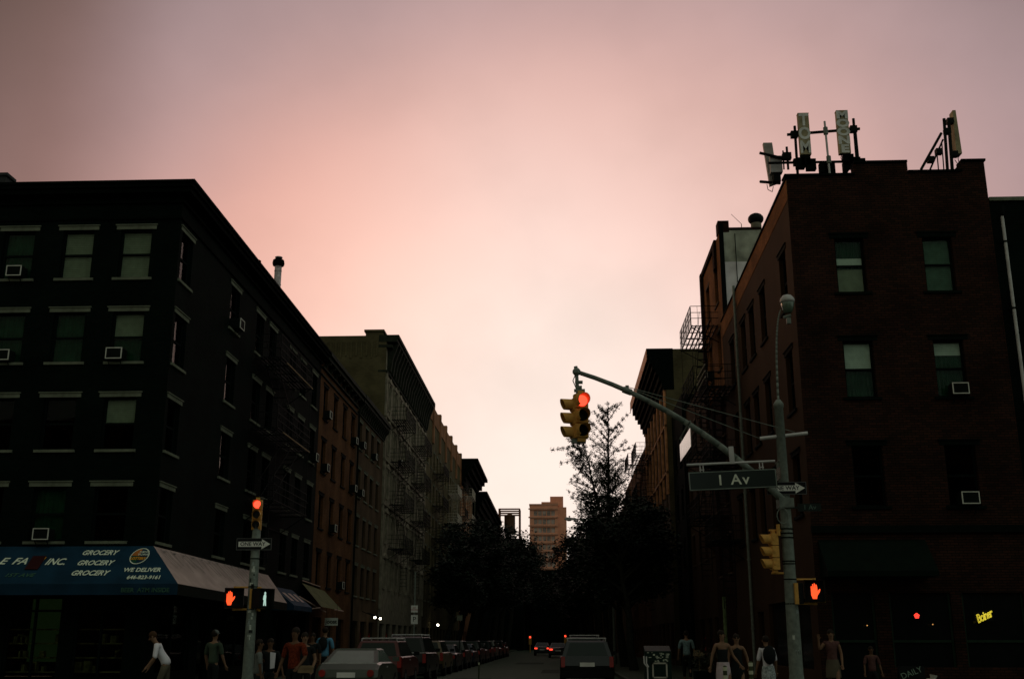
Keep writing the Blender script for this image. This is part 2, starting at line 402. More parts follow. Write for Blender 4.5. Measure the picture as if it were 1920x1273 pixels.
# ================================================================== building kit
def wall_holes(mb, plane, c, s0, s1, z0, z1, holes, depth=0.28, m=0, sgn=1, mr=None):
    """wall in plane x=c ('x') or y=c ('y'); holes = (s_a, s_b, z_a, z_b); reveals run inwards (sgn: outward direction)"""
    P = (lambda s, z, d=0.0: (c - sgn * d, s, z)) if plane == 'x' else (lambda s, z, d=0.0: (s, c - sgn * d, z))
    hs = [h for h in holes if h[1] > s0 and h[0] < s1]
    S = sorted({s0, s1} | {a for h in hs for a in h[:2]}); Z = sorted({z0, z1} | {a for h in hs for a in h[2:]})
    mr = m if mr is None else mr
    for j in range(len(Z) - 1):
        run = None
        for i in range(len(S) - 1):
            sm, zm = (S[i] + S[i + 1]) / 2, (Z[j] + Z[j + 1]) / 2
            inh = any(h[0] < sm < h[1] and h[2] < zm < h[3] for h in hs)
            if not inh:
                if run is None: run = S[i]
            if (inh or i == len(S) - 2) and run is not None:
                e = S[i] if inh else S[i + 1]
                mb.poly([P(run, Z[j]), P(e, Z[j]), P(e, Z[j + 1]), P(run, Z[j + 1])], m); run = None
    for a, b, za, zb in hs:
        for (p, q) in (((a, za), (b, za)), ((b, za), (b, zb)), ((b, zb), (a, zb)), ((a, zb), (a, za))):
            mb.poly([P(*p), P(*q), P(*q, depth), P(*p, depth)], mr)

WCACHE = {}
def window(parent, plane, c, sgn, s, z, wd, h, style='pale', blind=0.0, curtain=False, jamb=False, bm=None):
    """double-hung window as a part: frame mesh with pane, lintel, sill, blind as sub-parts"""
    key = (round(wd, 2), round(h, 2), style, round(blind, 2), curtain, jamb, bm.name if bm else '')
    if plane == 'x': loc = Vector((c, s, z)); rz = R(90) * sgn
    else: loc = Vector((s, c, z)); rz = 0.0 if sgn < 0 else R(180)
    loc = loc - BASE[parent.name]
    if key in WCACHE: return copy_tree(WCACHE[key], parent, loc, (0, 0, rz))
    t = 0.055; mb = MB(); a = wd / 2; y0, y1 = 0.13, 0.19
    mb.box(-a, -a + t, y0, y1, 0, h); mb.box(a - t, a, y0, y1, 0, h)
    mb.box(-a + t, a - t, y0, y1, h - t, h); mb.box(-a + t, a - t, y0, y1, 0, t)
    mb.box(-a + t, a - t, y0 - .012, y1 - .01, h * .5 - .03, h * .5 + .03)
    fr = mb.build('window', M_framew if jamb else M_frame, parent, loc, (0, 0, rz), world=False)
    mb = MB(); mb.box(-a + t, a - t, .155, .160, t, h * .5 - .03); mb.box(-a + t, a - t, .165, .170, h * .5 + .03, h - t)
    mb.build('pane', M_glass, fr, world=False)
    if blind > 0:
        mb = MB(); zt = h - .02; zb = max(0.0, h * (1 - blind)); n = max(2, int((zt - zb) / .06))
        for k in range(n):
            za = zb + (zt - zb) * k / n; zc = zb + (zt - zb) * (k + 1) / n
            mb.poly([(-a, .215, za), (a, .215, za), (a, .225, zc), (-a, .225, zc)])
        mb.build('blind', bm or M_blind, fr, world=False)
    if curtain:
        mb = MB(); n = 14
        for k in range(n):
            xa = -a + wd * k / n; xb = -a + wd * (k + 1) / n; d0 = .24 + .03 * (k % 2); d1 = .24 + .03 * ((k + 1) % 2)
            mb.poly([(xa, d0, 0), (xb, d1, 0), (xb, d1, h), (xa, d0, h)])
        mb.build('curtain', M_blindg, fr, world=False)
    ms = {'pale': M_stone, 'dark': M_darkst, 'brown': M_brownst, 'hood': M_ornate, 'olive': M_brickOl}[style]
    mb = MB()
    if style == 'hood':
        mb.box(-a - .22, a + .22, -.16, .02, h + .05, h + .16); mb.box(-a - .14, a + .14, -.10, .02, h - .04, h + .05)
        mb.prism([(-a - .22, -.16, h + .16), (a + .22, -.16, h + .16), (0, -.16, h + .42)], (0, .17, 0))
        for q in (-1, 1):
            mb.box(q * (a + .11) - .07, q * (a + .11) + .07, -.09, .02, -.02, h - .04)
            mb.box(q * (a + .11) - .09, q * (a + .11) + .09, -.14, .02, h - .35, h - .1)
    else:
        mb.box(-a - .14, a + .14, -.02, .05, h, h + .13)
        if style in ('pale', 'dark'): mb.box(-a - .17, a + .17, -.05, .05, h + .132, h + .165)
    mb.build('lintel', ms, fr, world=False)
    mb = MB(); mb.box(-a - .12, a + .12, -.06, .10, -.085, -.003)
    if style == 'hood':
        mb.box(-a - .02, -a + .1, -.05, .02, -.28, -.11); mb.box(a - .1, a + .02, -.05, .02, -.28, -.11)
    mb.build('sill', ms, fr, world=False)
    WCACHE[key] = fr
    return fr

def cornice(parent, name, m, x_side, sgn, x_far, y0, y1, layers, brackets=None, front=True):
    """stacked slabs running along the street side and, if front, returning along the front.
    layers: (z0, z1, projection)"""
    mb = MB()
    for za, zb, p in layers:
        xa, xb = sorted((x_far if front else x_side - sgn * .55, x_side + sgn * p))
        mb.box(xa, xb, (y0 - p) if front else y0, y1, za, zb)
    if brackets:
        za, zb, p, step, bw = brackets
        y = y0 + step / 2
        while y < y1 - bw:
            pr = [(x_side + sgn * .003, y, za), (x_side + sgn * p * .35, y, za), (x_side + sgn * p * .55, y, (za + zb) / 2), (x_side + sgn * p, y, zb - .12), (x_side + sgn * p, y, zb), (x_side + sgn * .003, y, zb)]
            mb.prism(pr, (0, bw, 0)); y += step
        if front:
            x = x_side - sgn * step / 2
            while abs(x - x_far) > step and abs(x - x_side) < 9:
                pr = [(x, y0 - .003, za), (x, y0 - p * .35, za), (x, y0 - p * .55, (za + zb) / 2), (x, y0 - p, zb - .12), (x, y0 - p, zb), (x, y0 - .003, zb)]
                mb.prism(pr, (bw, 0, 0)); x -= sgn * step
    return mb.build(name, m, parent, fix=True)

def fire_escape(parent, c, sgn, y0, y1, zs, depth=1.05, m=None, flip=False, drop=True):
    """c: wall plane x; zs: platform heights from top down"""
    m = m or M_iron
    mb = MB()
    for z in zs:       # wall brackets
        for y in (y0 + .15, y1 - .15):
            mb.tube((c, y, z - .75), (c + sgn * depth * .95, y, z - .06), .022, 5)
            mb.tube((c, y, z - .05), (c + sgn * depth, y, z - .05), .022, 4)
    for y in (y0 + .15, y1 - .15): mb.tube((c + sgn * depth * .97, y, zs[-1] - .05), (c + sgn * depth * .97, y, zs[0] + .9), .014, 4)
    mb.tube((c + sgn * .03, y0 + .15, zs[-1] - .7), (c + sgn * .03, y1 - .15, zs[-1] - .7), .014, 4)
    fe = mb.build('fire_escape', m, parent)
    for i, z in enumerate(zs):
        mb = MB(); n = 7
        for k in range(n):
            x = c + sgn * (.08 + (depth - .1) * k / (n - 1)); mb.box(min(x, x + .06), max(x, x + .06), y0, y1, z, z + .03)
        for k in range(5):
            y = y0 + (y1 - y0) * k / 4; xa, xb = sorted((c + sgn * .04, c + sgn * depth)); mb.box(xa, xb, y - .02, y + .02, z - .035, z)
        off = BASE[parent.name]
        for v in mb.v: v -= off
        mb.build('platform', m, fe, world=False)
        mb = MB(); xo = c + sgn * depth
        for hz in (.35, .62, .92):
            mb.tube((c, y0, z + hz), (xo, y0, z + hz), .017, 4); mb.tube((xo, y0, z + hz), (xo, y1, z + hz), .017, 4); mb.tube((xo, y1, z + hz), (c, y1, z + hz), .017, 4)
        nb = max(3, int((y1 - y0) / .22))
        for k in range(nb + 1):
            y = y0 + (y1 - y0) * k / nb; mb.tube((xo, y, z), (xo, y, z + .92), .010 if k % 4 else .02, 4, cap=False)
        for k in range(1, 4):
            x = c + sgn * depth * k / 4
            for y in (y0, y1): mb.tube((x, y, z), (x, y, z + .92), .010, 4, cap=False)
        for v in mb.v: v -= off
        mb.build('railing', m, fe, world=False)
        # stair down to the next platform
        zn = zs[i + 1] if i + 1 < len(zs) else (z - 2.6 if drop else None)
        if zn is not None:
            mb = MB(); f = (i % 2 == 0) != flip
            ya, yb = (y0 + .5, y1 - .6) if f else (y1 - .5, y0 + .6)
            if i + 1 == len(zs): yb = ya + (.25 if f else -.25)
            for dx in (.30, .78):
                mb.tube((c + sgn * dx, ya, z), (c + sgn * dx, yb, zn), .02, 4)
                mb.tube((c + sgn * dx, ya, z + .8), (c + sgn * dx, yb, zn + .8), .014, 4)
            ns = 10
            for k in range(1, ns):
                t = k / ns; y = ya + (yb - ya) * t; zz = z + (zn - z) * t
                xa, xb = sorted((c + sgn * .30, c + sgn * .78)); mb.box(xa, xb, y - .07, y + .07, zz - .012, zz + .012)
            for v in mb.v: v -= off
            mb.build('stair', m, fe, world=False)
    return fe

def closed_shell(mb, x0, x1, y0, y1, z0, z1, skip=(), m=0):
    """plain faces of a box except the named ones"""
    if 'x0' not in skip: mb.poly([(x0, y0, z0), (x0, y1, z0), (x0, y1, z1), (x0, y0, z1)], m)
    if 'x1' not in skip: mb.poly([(x1, y0, z0), (x1, y0, z1), (x1, y1, z1), (x1, y1, z0)], m)
    if 'y0' not in skip: mb.poly([(x0, y0, z0), (x0, y0, z1), (x1, y0, z1), (x1, y0, z0)], m)
    if 'y1' not in skip: mb.poly([(x0, y1, z0), (x1, y1, z0), (x1, y1, z1), (x0, y1, z1)], m)
    if 'top' not in skip: mb.poly([(x0, y0, z1), (x0, y1, z1), (x1, y1, z1), (x1, y0, z1)], m)

rnd = random.Random(7)

# window-mounted air conditioners: top-level things
ac_proto = None
def air_con(plane, c, sgn, s, z, label, k=1.0):
    global ac_proto
    if plane == 'x': loc = Vector((c, s, z)); rz = R(90) * sgn
    else: loc = Vector((s, c, z)); rz = 0.0 if sgn < 0 else R(180)
    if ac_proto is None:
        r = bpy.data.objects.new('air_conditioner', None); COL.objects.link(r)
        mb = MB(); a, d0, d1, h = .27, -.34, .12, .38
        fr = .03       # front frame
        for b in ((-a, a, d0, d0 + .028, 0, fr), (-a, a, d0, d0 + .028, h - fr, h), (-a, -a + fr, d0, d0 + .028, fr, h - fr), (a - fr, a, d0, d0 + .028, fr, h - fr)):
            mb.box(*b)
        mb.build('casing', M_acw, r, world=False)
        mb = MB(); mb.box(-a + .004, a - .004, d0 + .03, d1, .004, h - .004); mb.box(-a + fr, a - fr, d0 + .012, d0 + .028, fr, h - fr)
        for k2 in range(9): mb.box(-a + fr, a - fr, d0 + .004, d0 + .012, fr + .02 + k2 * .034, fr + .03 + k2 * .034)
        for q in (-1, 1):
            for k2 in range(5): mb.box(q * (a + .003) - .003, q * (a + .003) + .003, d0 + .08, d1 - .12, .06 + k2 * .055, .085 + k2 * .055)
        mb.build('grille', M_acd, r, world=False)
        mb = MB()
        for q in (-.2, .2): mb.tube((q, .05, -.30), (q, d0 + .06, -.02), .015, 4); mb.tube((q, .05, -.012), (q, d0 + .04, -.012), .015, 4)
        mb.tube((-.2, .02, -.28), (.2, .02, -.28), .012, 4); mb.build('support_bracket', M_iron, r, world=False)
        ac_proto = r; o = r; o.location = loc; o.rotation_euler = (0, 0, rz)
    else:
        o = copy_tree(ac_proto, None, loc, (0, 0, rz))
    k *= .88; o.scale = (k, k, k)
    tag(o, label, 'air conditioner', 'window air conditioners')
    return o

# ================================================================== LEFT CORNER BUILDING (with grocery)
XW = -30.0
b = thing('corner_building', (XL, YF, 0), 'dark brick corner building with pale lintels above the grocery awning', 'building')
rows = [(12.5, 14.1), (9.8, 11.4), (7.1, 8.7), (4.4, 6.0)]
side_w = [(32.45, 1.05), (37.85, 1.1), (41.3, 1.1), (43.3, 1.05), (46.8, 1.05), (48.9, 1.05), (51.3, 1.0)]
front_w = [-13.2, -15.05, -16.95, -18.85, -20.75, -22.65]
hs_side = [(s - wd / 2, s + wd / 2, za, zb) for s, wd in side_w for za, zb in rows]
hs_front = [(s - .5, s + .5, za, zb) for s in front_w for za, zb in rows]
shop_f = [(-13.9, -12.4, .6, 2.9), (-15.9, -14.3, .15, 2.9), (-19.2, -16.4, .6, 2.9)]
shop_s = [(32.6, 35.6, .7, 2.8), (36.4, 37.6, .15, 2.8), (38.4, 43.5, .7, 2.8), (46.5, 47.6, .15, 2.7), (49, 51.8, .8, 2.7)]
mb = MB()
wall_holes(mb, 'x', XL, YF, 52.6, 0, 15.2, hs_side + shop_s, sgn=1)
wall_holes(mb, 'y', YF, XW, XL, 0, 15.2, hs_front + shop_f, sgn=-1)
closed_shell(mb, XW, XL, YF, 52.6, 0, 15.2, skip=('x1', 'y0', 'top'))
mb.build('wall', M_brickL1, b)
mb = MB(); mb.poly([(XW, YF, 15.19), (XL, YF, 15.19), (XL, 52.6, 15.19), (XW, 52.6, 15.19)])
mb.box(-18.6, -17.75, YF + .2, YF + .7, 15.2, 16.1); mb.box(-18.7, -17.7, YF + .15, YF + .75, 16.1, 16.2)
mb.build('roof', M_roof, b)
cornice(b, 'cornice', M_corn, XL, 1, XW, YF, 52.6, [(14.42, 14.49, .06), (14.95, 15.02, .10), (15.2, 15.36, .36), (15.36, 15.48, .44), (15.48, 15.57, .50)])
blf = {(-13.2, 0): .97, (-15.05, 0): .97, (-13.2, 1): .52, (-13.2, 2): .48}
for s in front_w:
    for r_, (za, zb) in enumerate(rows):
        bl = blf.get((s, r_), 0); window(b, 'y', YF, -1, s, za, 1.0, zb - za, 'pale', bl, curtain=(bl < .9 and r_ < 2) or (s == -15.05 and r_ == 3), bm=M_blindb)
for s, wd in side_w:
    for r_, (za, zb) in enumerate(rows):
        window(b, 'x', XL, 1, s, za, wd, zb - za, 'pale', blind=0.0)
for a_, c_, za, zb in shop_f:
    mb = MB(); mb.box(a_, c_, YF + .12, YF + .14, za, zb); sg = mb.build('shop_window', M_glass, b); mb = MB()
    for q in (a_, (a_ + c_) / 2 - .03, c_ - .06): mb.box(q, q + .06, YF + .09, YF + .17, za, zb)
    mb.box(a_, c_, YF + .085, YF + .175, zb - .5, zb - .44); mb.v = [v - BASE[b.name] for v in mb.v]; mb.build('frame', M_frame, sg, world=False)
for a_, c_, za, zb in shop_s:
    mb = MB(); mb.box(XL - .14, XL - .12, a_, c_, za, zb); sg = mb.build('shop_window', M_glass, b); mb = MB()
    n = max(1, int((c_ - a_) / 1.2))
    for k in range(n + 1):
        q = a_ + (c_ - a_ - .06) * k / n; mb.box(XL - .17, XL - .09, q, q + .06, za, zb)
    mb.box(XL - .175, XL - .085, a_, c_, zb - .06, zb); mb.v = [v - BASE[b.name] for v in mb.v]; mb.build('frame', M_frame, sg, world=False)
mb = MB()        # dim lit shop interior: a strip light panel deep in the shop and shelves
mb.box(-15.75, -14.45, YF + 1.2, YF + 1.25, 1.0, 2.8)
mb.build('shop_interior_light', M_shop, b)
mb = MB()
for z in (.7, 1.1, 1.5, 1.9): mb.box(-19, -12.5, YF + .9, YF + 1.15, z, z + .04)
for k in range(60):
    x = rnd.uniform(-19, -12.6); z = rnd.choice((.74, 1.14, 1.54)); mb.box(x, x + rnd.uniform(.08, .2), YF + .92, YF + 1.1, z, z + rnd.uniform(.12, .3))
mb.build('shop_shelf', mat('shop_goods', (.16, .14, .05), .7, var=.8, scale=6), b)
fire_escape(b, XL, 1, 40.7, 46.3, [12.25, 9.45, 6.7], depth=1.05)
# highlight put into the colour of ochre strips along the outer edges of the fire escape platforms
for z in (12.3, 9.5): mb = MB(); mb.box(XL + 1.06, XL + 1.09, 41.6, 46.3, z - .08, z - .03); mb.build('platform_edge_highlight', mat('ochre_edge_highlight', (.30, .20, .085), .6), b)

# roof things of the left block
p = at(522, 500, 52); t = thing('chimney_pipe', (p.x, 50, 15.2), 'tall pale flue pipe with dark round cap above the left roof', 'chimney')
q = at(522, 497, 50)
mb = MB(); mb.tube((q.x, 50, 15.2), (q.x, 50, q.z), .17, 12); 
for k in range(6): mb.tube((q.x, 50, 16.2 + k * .7), (q.x, 50, 16.24 + k * .7), .182, 12)
mb.build('pipe', mat('weathered_pipe', (.5, .42, .42), .7, var=.45, scale=6), t)
mb = MB(); mb.lathe((q.x, 50, q.z - .1), [(.1, 0), (.27, .06), (.3, .18), (.27, .34), (.12, .44), (.03, .5)], 14); mb.build('cap', M_corn, t, smooth=True)
q = at(483, 490, 45); mb = MB(); mb.tube((q.x, 45, 15.2), (q.x, 45, q.z - .1), .09, 8); mb.lathe((q.x, 45, q.z - .12), [(.09, 0), (.16, .04), (.16, .14), (.05, .2)], 10)
tag(mb.build('vent_pipe', M_tower_steel), 'small rusty vent cap just showing over the left cornice', 'vent')

# ------------------------------------------------------------------ L2: rust brick building, L2b: tan building
def row_building(name, label, y0, y1, zt, wc, rows, wmat, style, layers, brk, cmat, x=XL, sgn=1, far=-24.0, wd=1.05, jamb=False, shop=True, roofz=None, blinds=0.0, skip_shell=('x1', 'y0', 'top'), sidemat=None, base_label='building'):
    b = thing(name, (x, y0, 0), label, base_label)
    hs = [(s - wd / 2, s + wd / 2, za, zb) for s in wc for za, zb in rows]
    sh = []
    if shop:
        yy = y0 + .6
        while yy + 2.2 < y1: sh.append((yy, yy + 2.0, .5, 2.7)); yy += 2.9
    mb = MB()
    wall_holes(mb, 'x', x, y0, y1, 0, zt, hs + sh, sgn=sgn)
    mb.build('wall', wmat, b)
    xa, xb = sorted((far, x))
    ztp = (layers[-1][1] - .04) if layers else zt
    mb = MB(); closed_shell(mb, xa + (.0 if sgn > 0 else .01), xb - (.01 if sgn > 0 else .0), y0 + .01, y1 - .01, 0, ztp, skip=('x1' if sgn > 0 else 'x0', 'top'))
    mb.box(xa + .02, xb - .02, y0 + .012, y0 + .3, zt, ztp) if layers else None
    mb.build('party_wall', sidemat or wmat, b)
    mb = MB(); mb.poly([(xa, y0, zt - .01), (xb, y0, zt - .01), (xb, y1, zt - .01), (xa, y1, zt - .01)]); mb.build('roof', M_roof, b)
    if layers: cornice(b, 'cornice', cmat, x, sgn, far, y0, y1, layers, brackets=brk, front=False)
    for s in wc:
        for za, zb in rows:
            window(b, 'x', x, sgn, s, za, wd, zb - za, style, blind=(.5 if rnd.random() < blinds else 0), jamb=jamb)
    if sh:
        for a_, c_, za, zb in sh:
            mb = MB(); xa, xb = sorted((x - sgn * .14, x - sgn * .12)); mb.box(xa, xb, a_, c_, za, zb)
            mb.build('shop_window', M_glassd, b)
    return b
rust = row_building('rust_brick_building', 'rust brick walk-up with narrow dark windows beside the corner building', 52.62, 62.7, 15.2,
    [53.95, 56.5, 59.05, 61.5], [(12.4, 14.05), (9.7, 11.3), (6.95, 8.55), (4.2, 5.8)], M_brickL2, 'dark',
    [(14.42, 14.5, .08), (14.8, 14.88, .12), (15.2, 15.4, .38), (15.4, 15.6, .5)], (14.9, 15.2, .34, 1.2, .15), M_corn2, wd=.98)
tan = row_building('tan_brick_building', 'tan brick walk-up with pale lintels and four window bays', 62.72, 72.55, 15.2,
    [64.0, 66.25, 68.3, 70.6], [(12.6, 14.2), (9.75, 11.4), (6.95, 8.6), (4.1, 5.8)], M_brickL2b, 'pale',
    [(14.55, 14.63, .08), (15.2, 15.4, .42), (15.4, 15.65, .52)], (14.65, 15.2, .38, .62, .16), M_corn2, wd=.98)
mb = MB(); mb.tube((XL + .12, 62.7, .2), (XL + .12, 62.7, 14.7), .06, 6); mb.build('drain_pipe', M_darkst, tan)

# ------------------------------------------------------------------ L3: tall ornate block with olive side wall
b3 = row_building('ornate_tenement', 'tall ornate tenement with carved window hoods, bracketed cornice and olive side wall', 72.6, 95.6, 21.6,
    [74.3, 76.9, 79.5, 82.1, 84.7, 87.3, 89.9, 92.5, 94.6], [(17.1, 18.9), (14.0, 15.9), (11.0, 12.9), (8.0, 9.9), (5.0, 6.9)], M_ornate, 'hood',
    [(19.45, 19.6, .12), (21.2, 21.4, .4), (21.6, 21.85, .75), (21.85, 22.1, .85)], (19.6, 21.6, .72, 1.15, .28), M_corn2, far=-24, wd=1.0, jamb=True, sidemat=M_brickOl)
mb = MB(); mb.box(-13.3, -12.1, 72.7, 73.9, 21.6, 22.35); mb.box(-13.4, -12.0, 72.6, 74.0, 22.35, 22.5)
for k in range(30):
    x = -12.4 - k * .36; mb.box(x - .12, x, 72.54, 72.6, 20.6 - .15 * (k % 2), 21.6)
mb.box(-24, -17.2, 72.55, 73.0, 21.61, 21.9)
mb.build('parapet', M_brickOl, b3)
mb = MB()
for z in (16.4, 13.4, 10.4): mb.box(XL - .01, XL + .14, 72.62, 95.6, z, z + .14)
for y in (72.75, 78.2, 83.4, 88.6, 95.3): mb.box(XL - .01, XL + .11, y, y + .35, 3.6, 19.45)
mb.build('stone_band', M_ornate, b3)
fire_escape(b3, XL, 1, 75.6, 80.8, [16.7, 13.7, 10.7, 7.7], depth=1.1)
fire_escape(b3, XL, 1, 86.5, 91.5, [16.7, 13.7, 10.7, 7.7], depth=1.1, flip=True)
# dry climber on the olive wall
mb = MB(); rv = random.Random(3)
for k in range(9):
    q = Vector((-15.8 + rv.uniform(-.5, .5), 72.5, 16.1)); d = Vector((rv.uniform(-.2, 1.0), 0, 1)).normalized()
    for j in range(9):
        n_ = q + d * .32; mb.tube(q, n_, .018, 4, cap=False); d = (d + Vector((rv.uniform(-.5, .5), 0, rv.uniform(-.5, .3)))).normalized(); q = n_
        if j % 2: mb.tube(q, q + Vector((rv.uniform(-.5, .5), -.05, rv.uniform(-.1, .5))), .010, 4, cap=False)
tag(mb.build('bare_climber', mat('dry_vine', (.32, .32, .27), .9)), 'bare climbing vine spread on the olive side wall', 'vine')

# ------------------------------------------------------------------ L4: parapet with piers
b4 = row_building('piered_tenement', 'brick tenement with a stepped orange parapet beyond the ornate tenement', 95.65, 130.9, 21.5,
    [97.5 + 2.7 * k for k in range(12)], [(17.1, 18.8), (14.0, 15.7), (11.0, 12.7), (8.0, 9.7), (5.0, 6.7)], M_brickOl, 'pale', None, None, M_corn2, jamb=True)
mb = MB()
for k in range(7):
    y = 95.7 + k * 5.85; mb.box(XL - .3, XL + .06, y, min(y + 5.2, 130.9), 21.5, 23.0 - .0 * k)
    mb.box(XL - .35, XL + .16, y + 5.2 if k < 6 else 130.3, min(y + 5.85, 130.9), 19.5, 23.4)
mb.build('parapet', M_brickOr, b4)
fire_escape(b4, XL, 1, 101.5, 106.5, [16.7, 13.7, 10.7], depth=1.1)
fire_escape(b4, XL, 1, 116, 121, [16.7, 13.7, 10.7], depth=1.1, m=M_ironp)
fire_escape(b4, XL, 1, 125.6, 129.8, [18.5, 15.4, 12.3], depth=1.1, m=M_iron)
b5 = row_building('bracketed_tenement', 'narrow far tenement with a heavy overhanging cornice beside the piered one', 131.0, 149.5, 22.4,
    [133, 136, 139, 142, 145, 148], [(17.4, 19.2), (14.3, 16.1), (11.2, 13), (8.1, 9.9)], M_brickOr, 'brown',
    [(20.0, 20.4, .3), (20.4, 20.9, .6), (20.9, 21.4, .95), (21.4, 22.0, 1.35), (22.0, 22.5, 1.7), (22.5, 22.9, 2.1)], None, M_corn, sidemat=M_brickOr)
fire_escape(b5, XL, 1, 133, 138, [18.6, 15.5, 12.4], depth=1.3, m=M_ironp)
b6 = row_building('far_cornice_building', 'farthest left row building with a dark jutting cornice over the treetops', 150.0, 190.0, 20.4,
    [153 + 4 * k for k in range(9)], [(15.8, 17.6), (12.6, 14.4)], M_brickL1, 'brown',
    [(17.6, 18.2, .3), (18.2, 18.9, .6), (18.9, 19.6, .95), (19.6, 20.4, 1.3), (20.4, 20.9, 1.6), (20.9, 21.4, 2.0)], None, M_corn, shop=False)
b7 = row_building('low_far_building', 'low building far down the left side with a flat parapet', 190.4, 300, 22.6, [194 + 5 * k for k in range(10)], [(17, 19), (13, 15)], M_brickL1, 'brown', None, None, M_corn, shop=False, wd=1.4)

# water tank in steel frame
p = at(935, 953, 150); t = thing('water_tank', (-6.7, 150 + 40, 0), 'round water tank inside a square steel frame above the treetops', 'water tank')
YT = 190.0
def wt(u, v): return at(u, v, YT)
z1 = wt(955, 953).z; zb = 0.0
xa, xb = wt(936, 953).x, wt(974, 953).x; ya, yb = YT, YT + 3.2
mb = MB(); s_ = .13
for x in (xa, xb):
    for y in (ya, yb): mb.box(x - s_, x + s_, y - s_, y + s_, wt(955, 1010).z, z1)
for z in (z1 - .1, wt(955, 962).z):
    mb.box(xa, xb, ya - .1, ya + .1, z - .12, z + .12); mb.box(xa, xb, yb - .1, yb + .1, z - .12, z + .12)
    mb.box(xa - .1, xa + .1, ya, yb, z - .12, z + .12); mb.box(xb - .1, xb + .1, ya, yb, z - .12, z + .12)
mb.build('steel_frame', M_tower_steel, t)
mb = MB(); zc = wt(955, 961).z; zr = wt(955, 966).z; cx = (xa + xb) / 2; rt = (xb - xa) * .27
mb.lathe((cx, ya + 1.6, 0), [(rt, zr - 3.0), (rt, zr), (rt * 1.05, zr), (rt * .3, zc), (.02, zc + .1)], 18)
mb.build('tank', M_tank, t)
xe, ye = -13.0, YT - .4
mb = MB(); mb.box(-14, wt(978, 1000).x, YT - 1, YT + 30, 0, wt(955, 1010).z); mb.box(wt(978, 1000).x, 6, YT + 12, YT + 30, 0, wt(955, 1060).z); mb.box(wt(885, 980).x, wt(926, 965).x, YT - .5, YT + 3, wt(955, 1010).z, wt(910, 962).z)
mb.build('brick_building', M_brickL1, None)
tag(bpy.data.objects['brick_building'], 'far brick roofline closing the street under the water tank', 'building')

# tower block
def tb(u, v, Y=230.0): return at(u, v, Y)
t = thing('apartment_tower', (tb(1020, 1200).x, 230, 0), 'distant tan apartment tower with a taller blank stair block', 'building')
x0, x1 = tb(993, 950).x, tb(1046, 950).x; zt = tb(1020, 947).z
fz = 2.9; nfl = int(zt / fz)
hol = []; xs = [x0 + .9 + k * ((x1 - x0 - 1.4) / 5) for k in range(5)]
zz = zt - 2.2
while zz > 5: hol += [(x, x + .75, zz, zz + 1.1) for x in xs]; zz -= 1.75
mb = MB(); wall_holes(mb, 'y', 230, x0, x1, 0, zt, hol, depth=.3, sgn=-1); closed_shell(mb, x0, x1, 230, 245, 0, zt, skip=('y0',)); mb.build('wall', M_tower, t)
mb = MB()
for a_, c_, za, zb in hol: mb.poly([(a_, 230.2, za), (c_, 230.2, za), (c_, 230.2, zb), (a_, 230.2, zb)])
mb.build('window', mat('tower_glass', (.42, .34, .3), .2, var=.6, scale=.6), t)
mb = MB()
for z in [zt - .9 - k * 1.75 for k in range(14)]: mb.box(x0 - .25, x1, 229.75, 230.0, z, z + .28)
mb.box(x0 - .1, x1 + .1, 229.9, 245, zt, zt + .3)
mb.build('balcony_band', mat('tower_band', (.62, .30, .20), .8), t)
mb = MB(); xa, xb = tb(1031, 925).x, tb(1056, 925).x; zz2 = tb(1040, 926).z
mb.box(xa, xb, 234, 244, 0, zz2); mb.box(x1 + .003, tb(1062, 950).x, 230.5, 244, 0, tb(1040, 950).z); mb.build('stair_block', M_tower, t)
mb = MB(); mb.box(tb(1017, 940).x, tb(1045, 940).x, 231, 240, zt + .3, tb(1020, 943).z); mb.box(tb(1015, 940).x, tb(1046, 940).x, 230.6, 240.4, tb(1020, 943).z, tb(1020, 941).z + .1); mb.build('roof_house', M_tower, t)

# ================================================================== RIGHT CORNER BUILDING
b = thing('red_corner_building', (XR, YF, 0), 'red brick corner building with four lit-looking upper windows and rooftop antennas', 'building')
XE = 13.3
rf = [(11.72, 13.45), (8.48, 10.2), (5.3, 7.05)]
fw = [8.95, 11.6]
hf = [(s - .44, s + .44, za, zb) for s in fw for za, zb in rf]
sw = [33.1, 36.7, 38.95, 40.8, 43.6]
rs = [(11.6, 13.45), (8.35, 10.2), (5.2, 7.0)]
hsd = [(s - .5, s + .5, za, zb) for s in sw for za, zb in rs]
dn = [(7.6, 8.8, .15, 2.9), (9.2, 10.9, .9, 2.9), (11.2, 12.9, .9, 2.9)]
ds = [(32.6, 35, .8, 2.8), (36, 39, .8, 2.8), (40, 41.2, .15, 2.6)]
mb = MB(); wall_holes(mb, 'y', YF, XR, XE, 0, 15.4, hf + dn, sgn=-1, m=0)
mb.build('front_wall', M_brickR, b)
mb = MB(); wall_holes(mb, 'x', XR, YF, 46.0, 0, 14.75, hsd + ds, sgn=-1, m=0)
mb.poly([(XR, YF, 14.75), (XR, 46.0, 14.75), (XR, 46.0, 14.95), (XR, YF, 15.4)])
mb.build('side_wall', M_stucco, b)
mb = MB(); mb.prism([(XR - .012, YF, 14.75), (XR - .012, 46.0, 14.25), (XR - .012, 46.0, 14.97), (XR - .012, YF, 15.4)], (.012, 0, 0)); mb.build('parapet_glow_band', brick('glow_lit_brick', (0.26, 0.10, 0.035), (0.18, 0.075, 0.028), (0.13, 0.07, 0.04)), b)  # orange dusk light on the wall top, put into the brick colour
mb = MB(); closed_shell(mb, XR, XE, YF, 46.0, 0, 14.7, skip=('x0', 'y0')); 
mb.poly([(XE, YF, 14.7), (XE, 46, 14.7), (XE, 46, 14.95), (XE, YF, 15.4)]); mb.build('rear_wall', M_brickR, b)
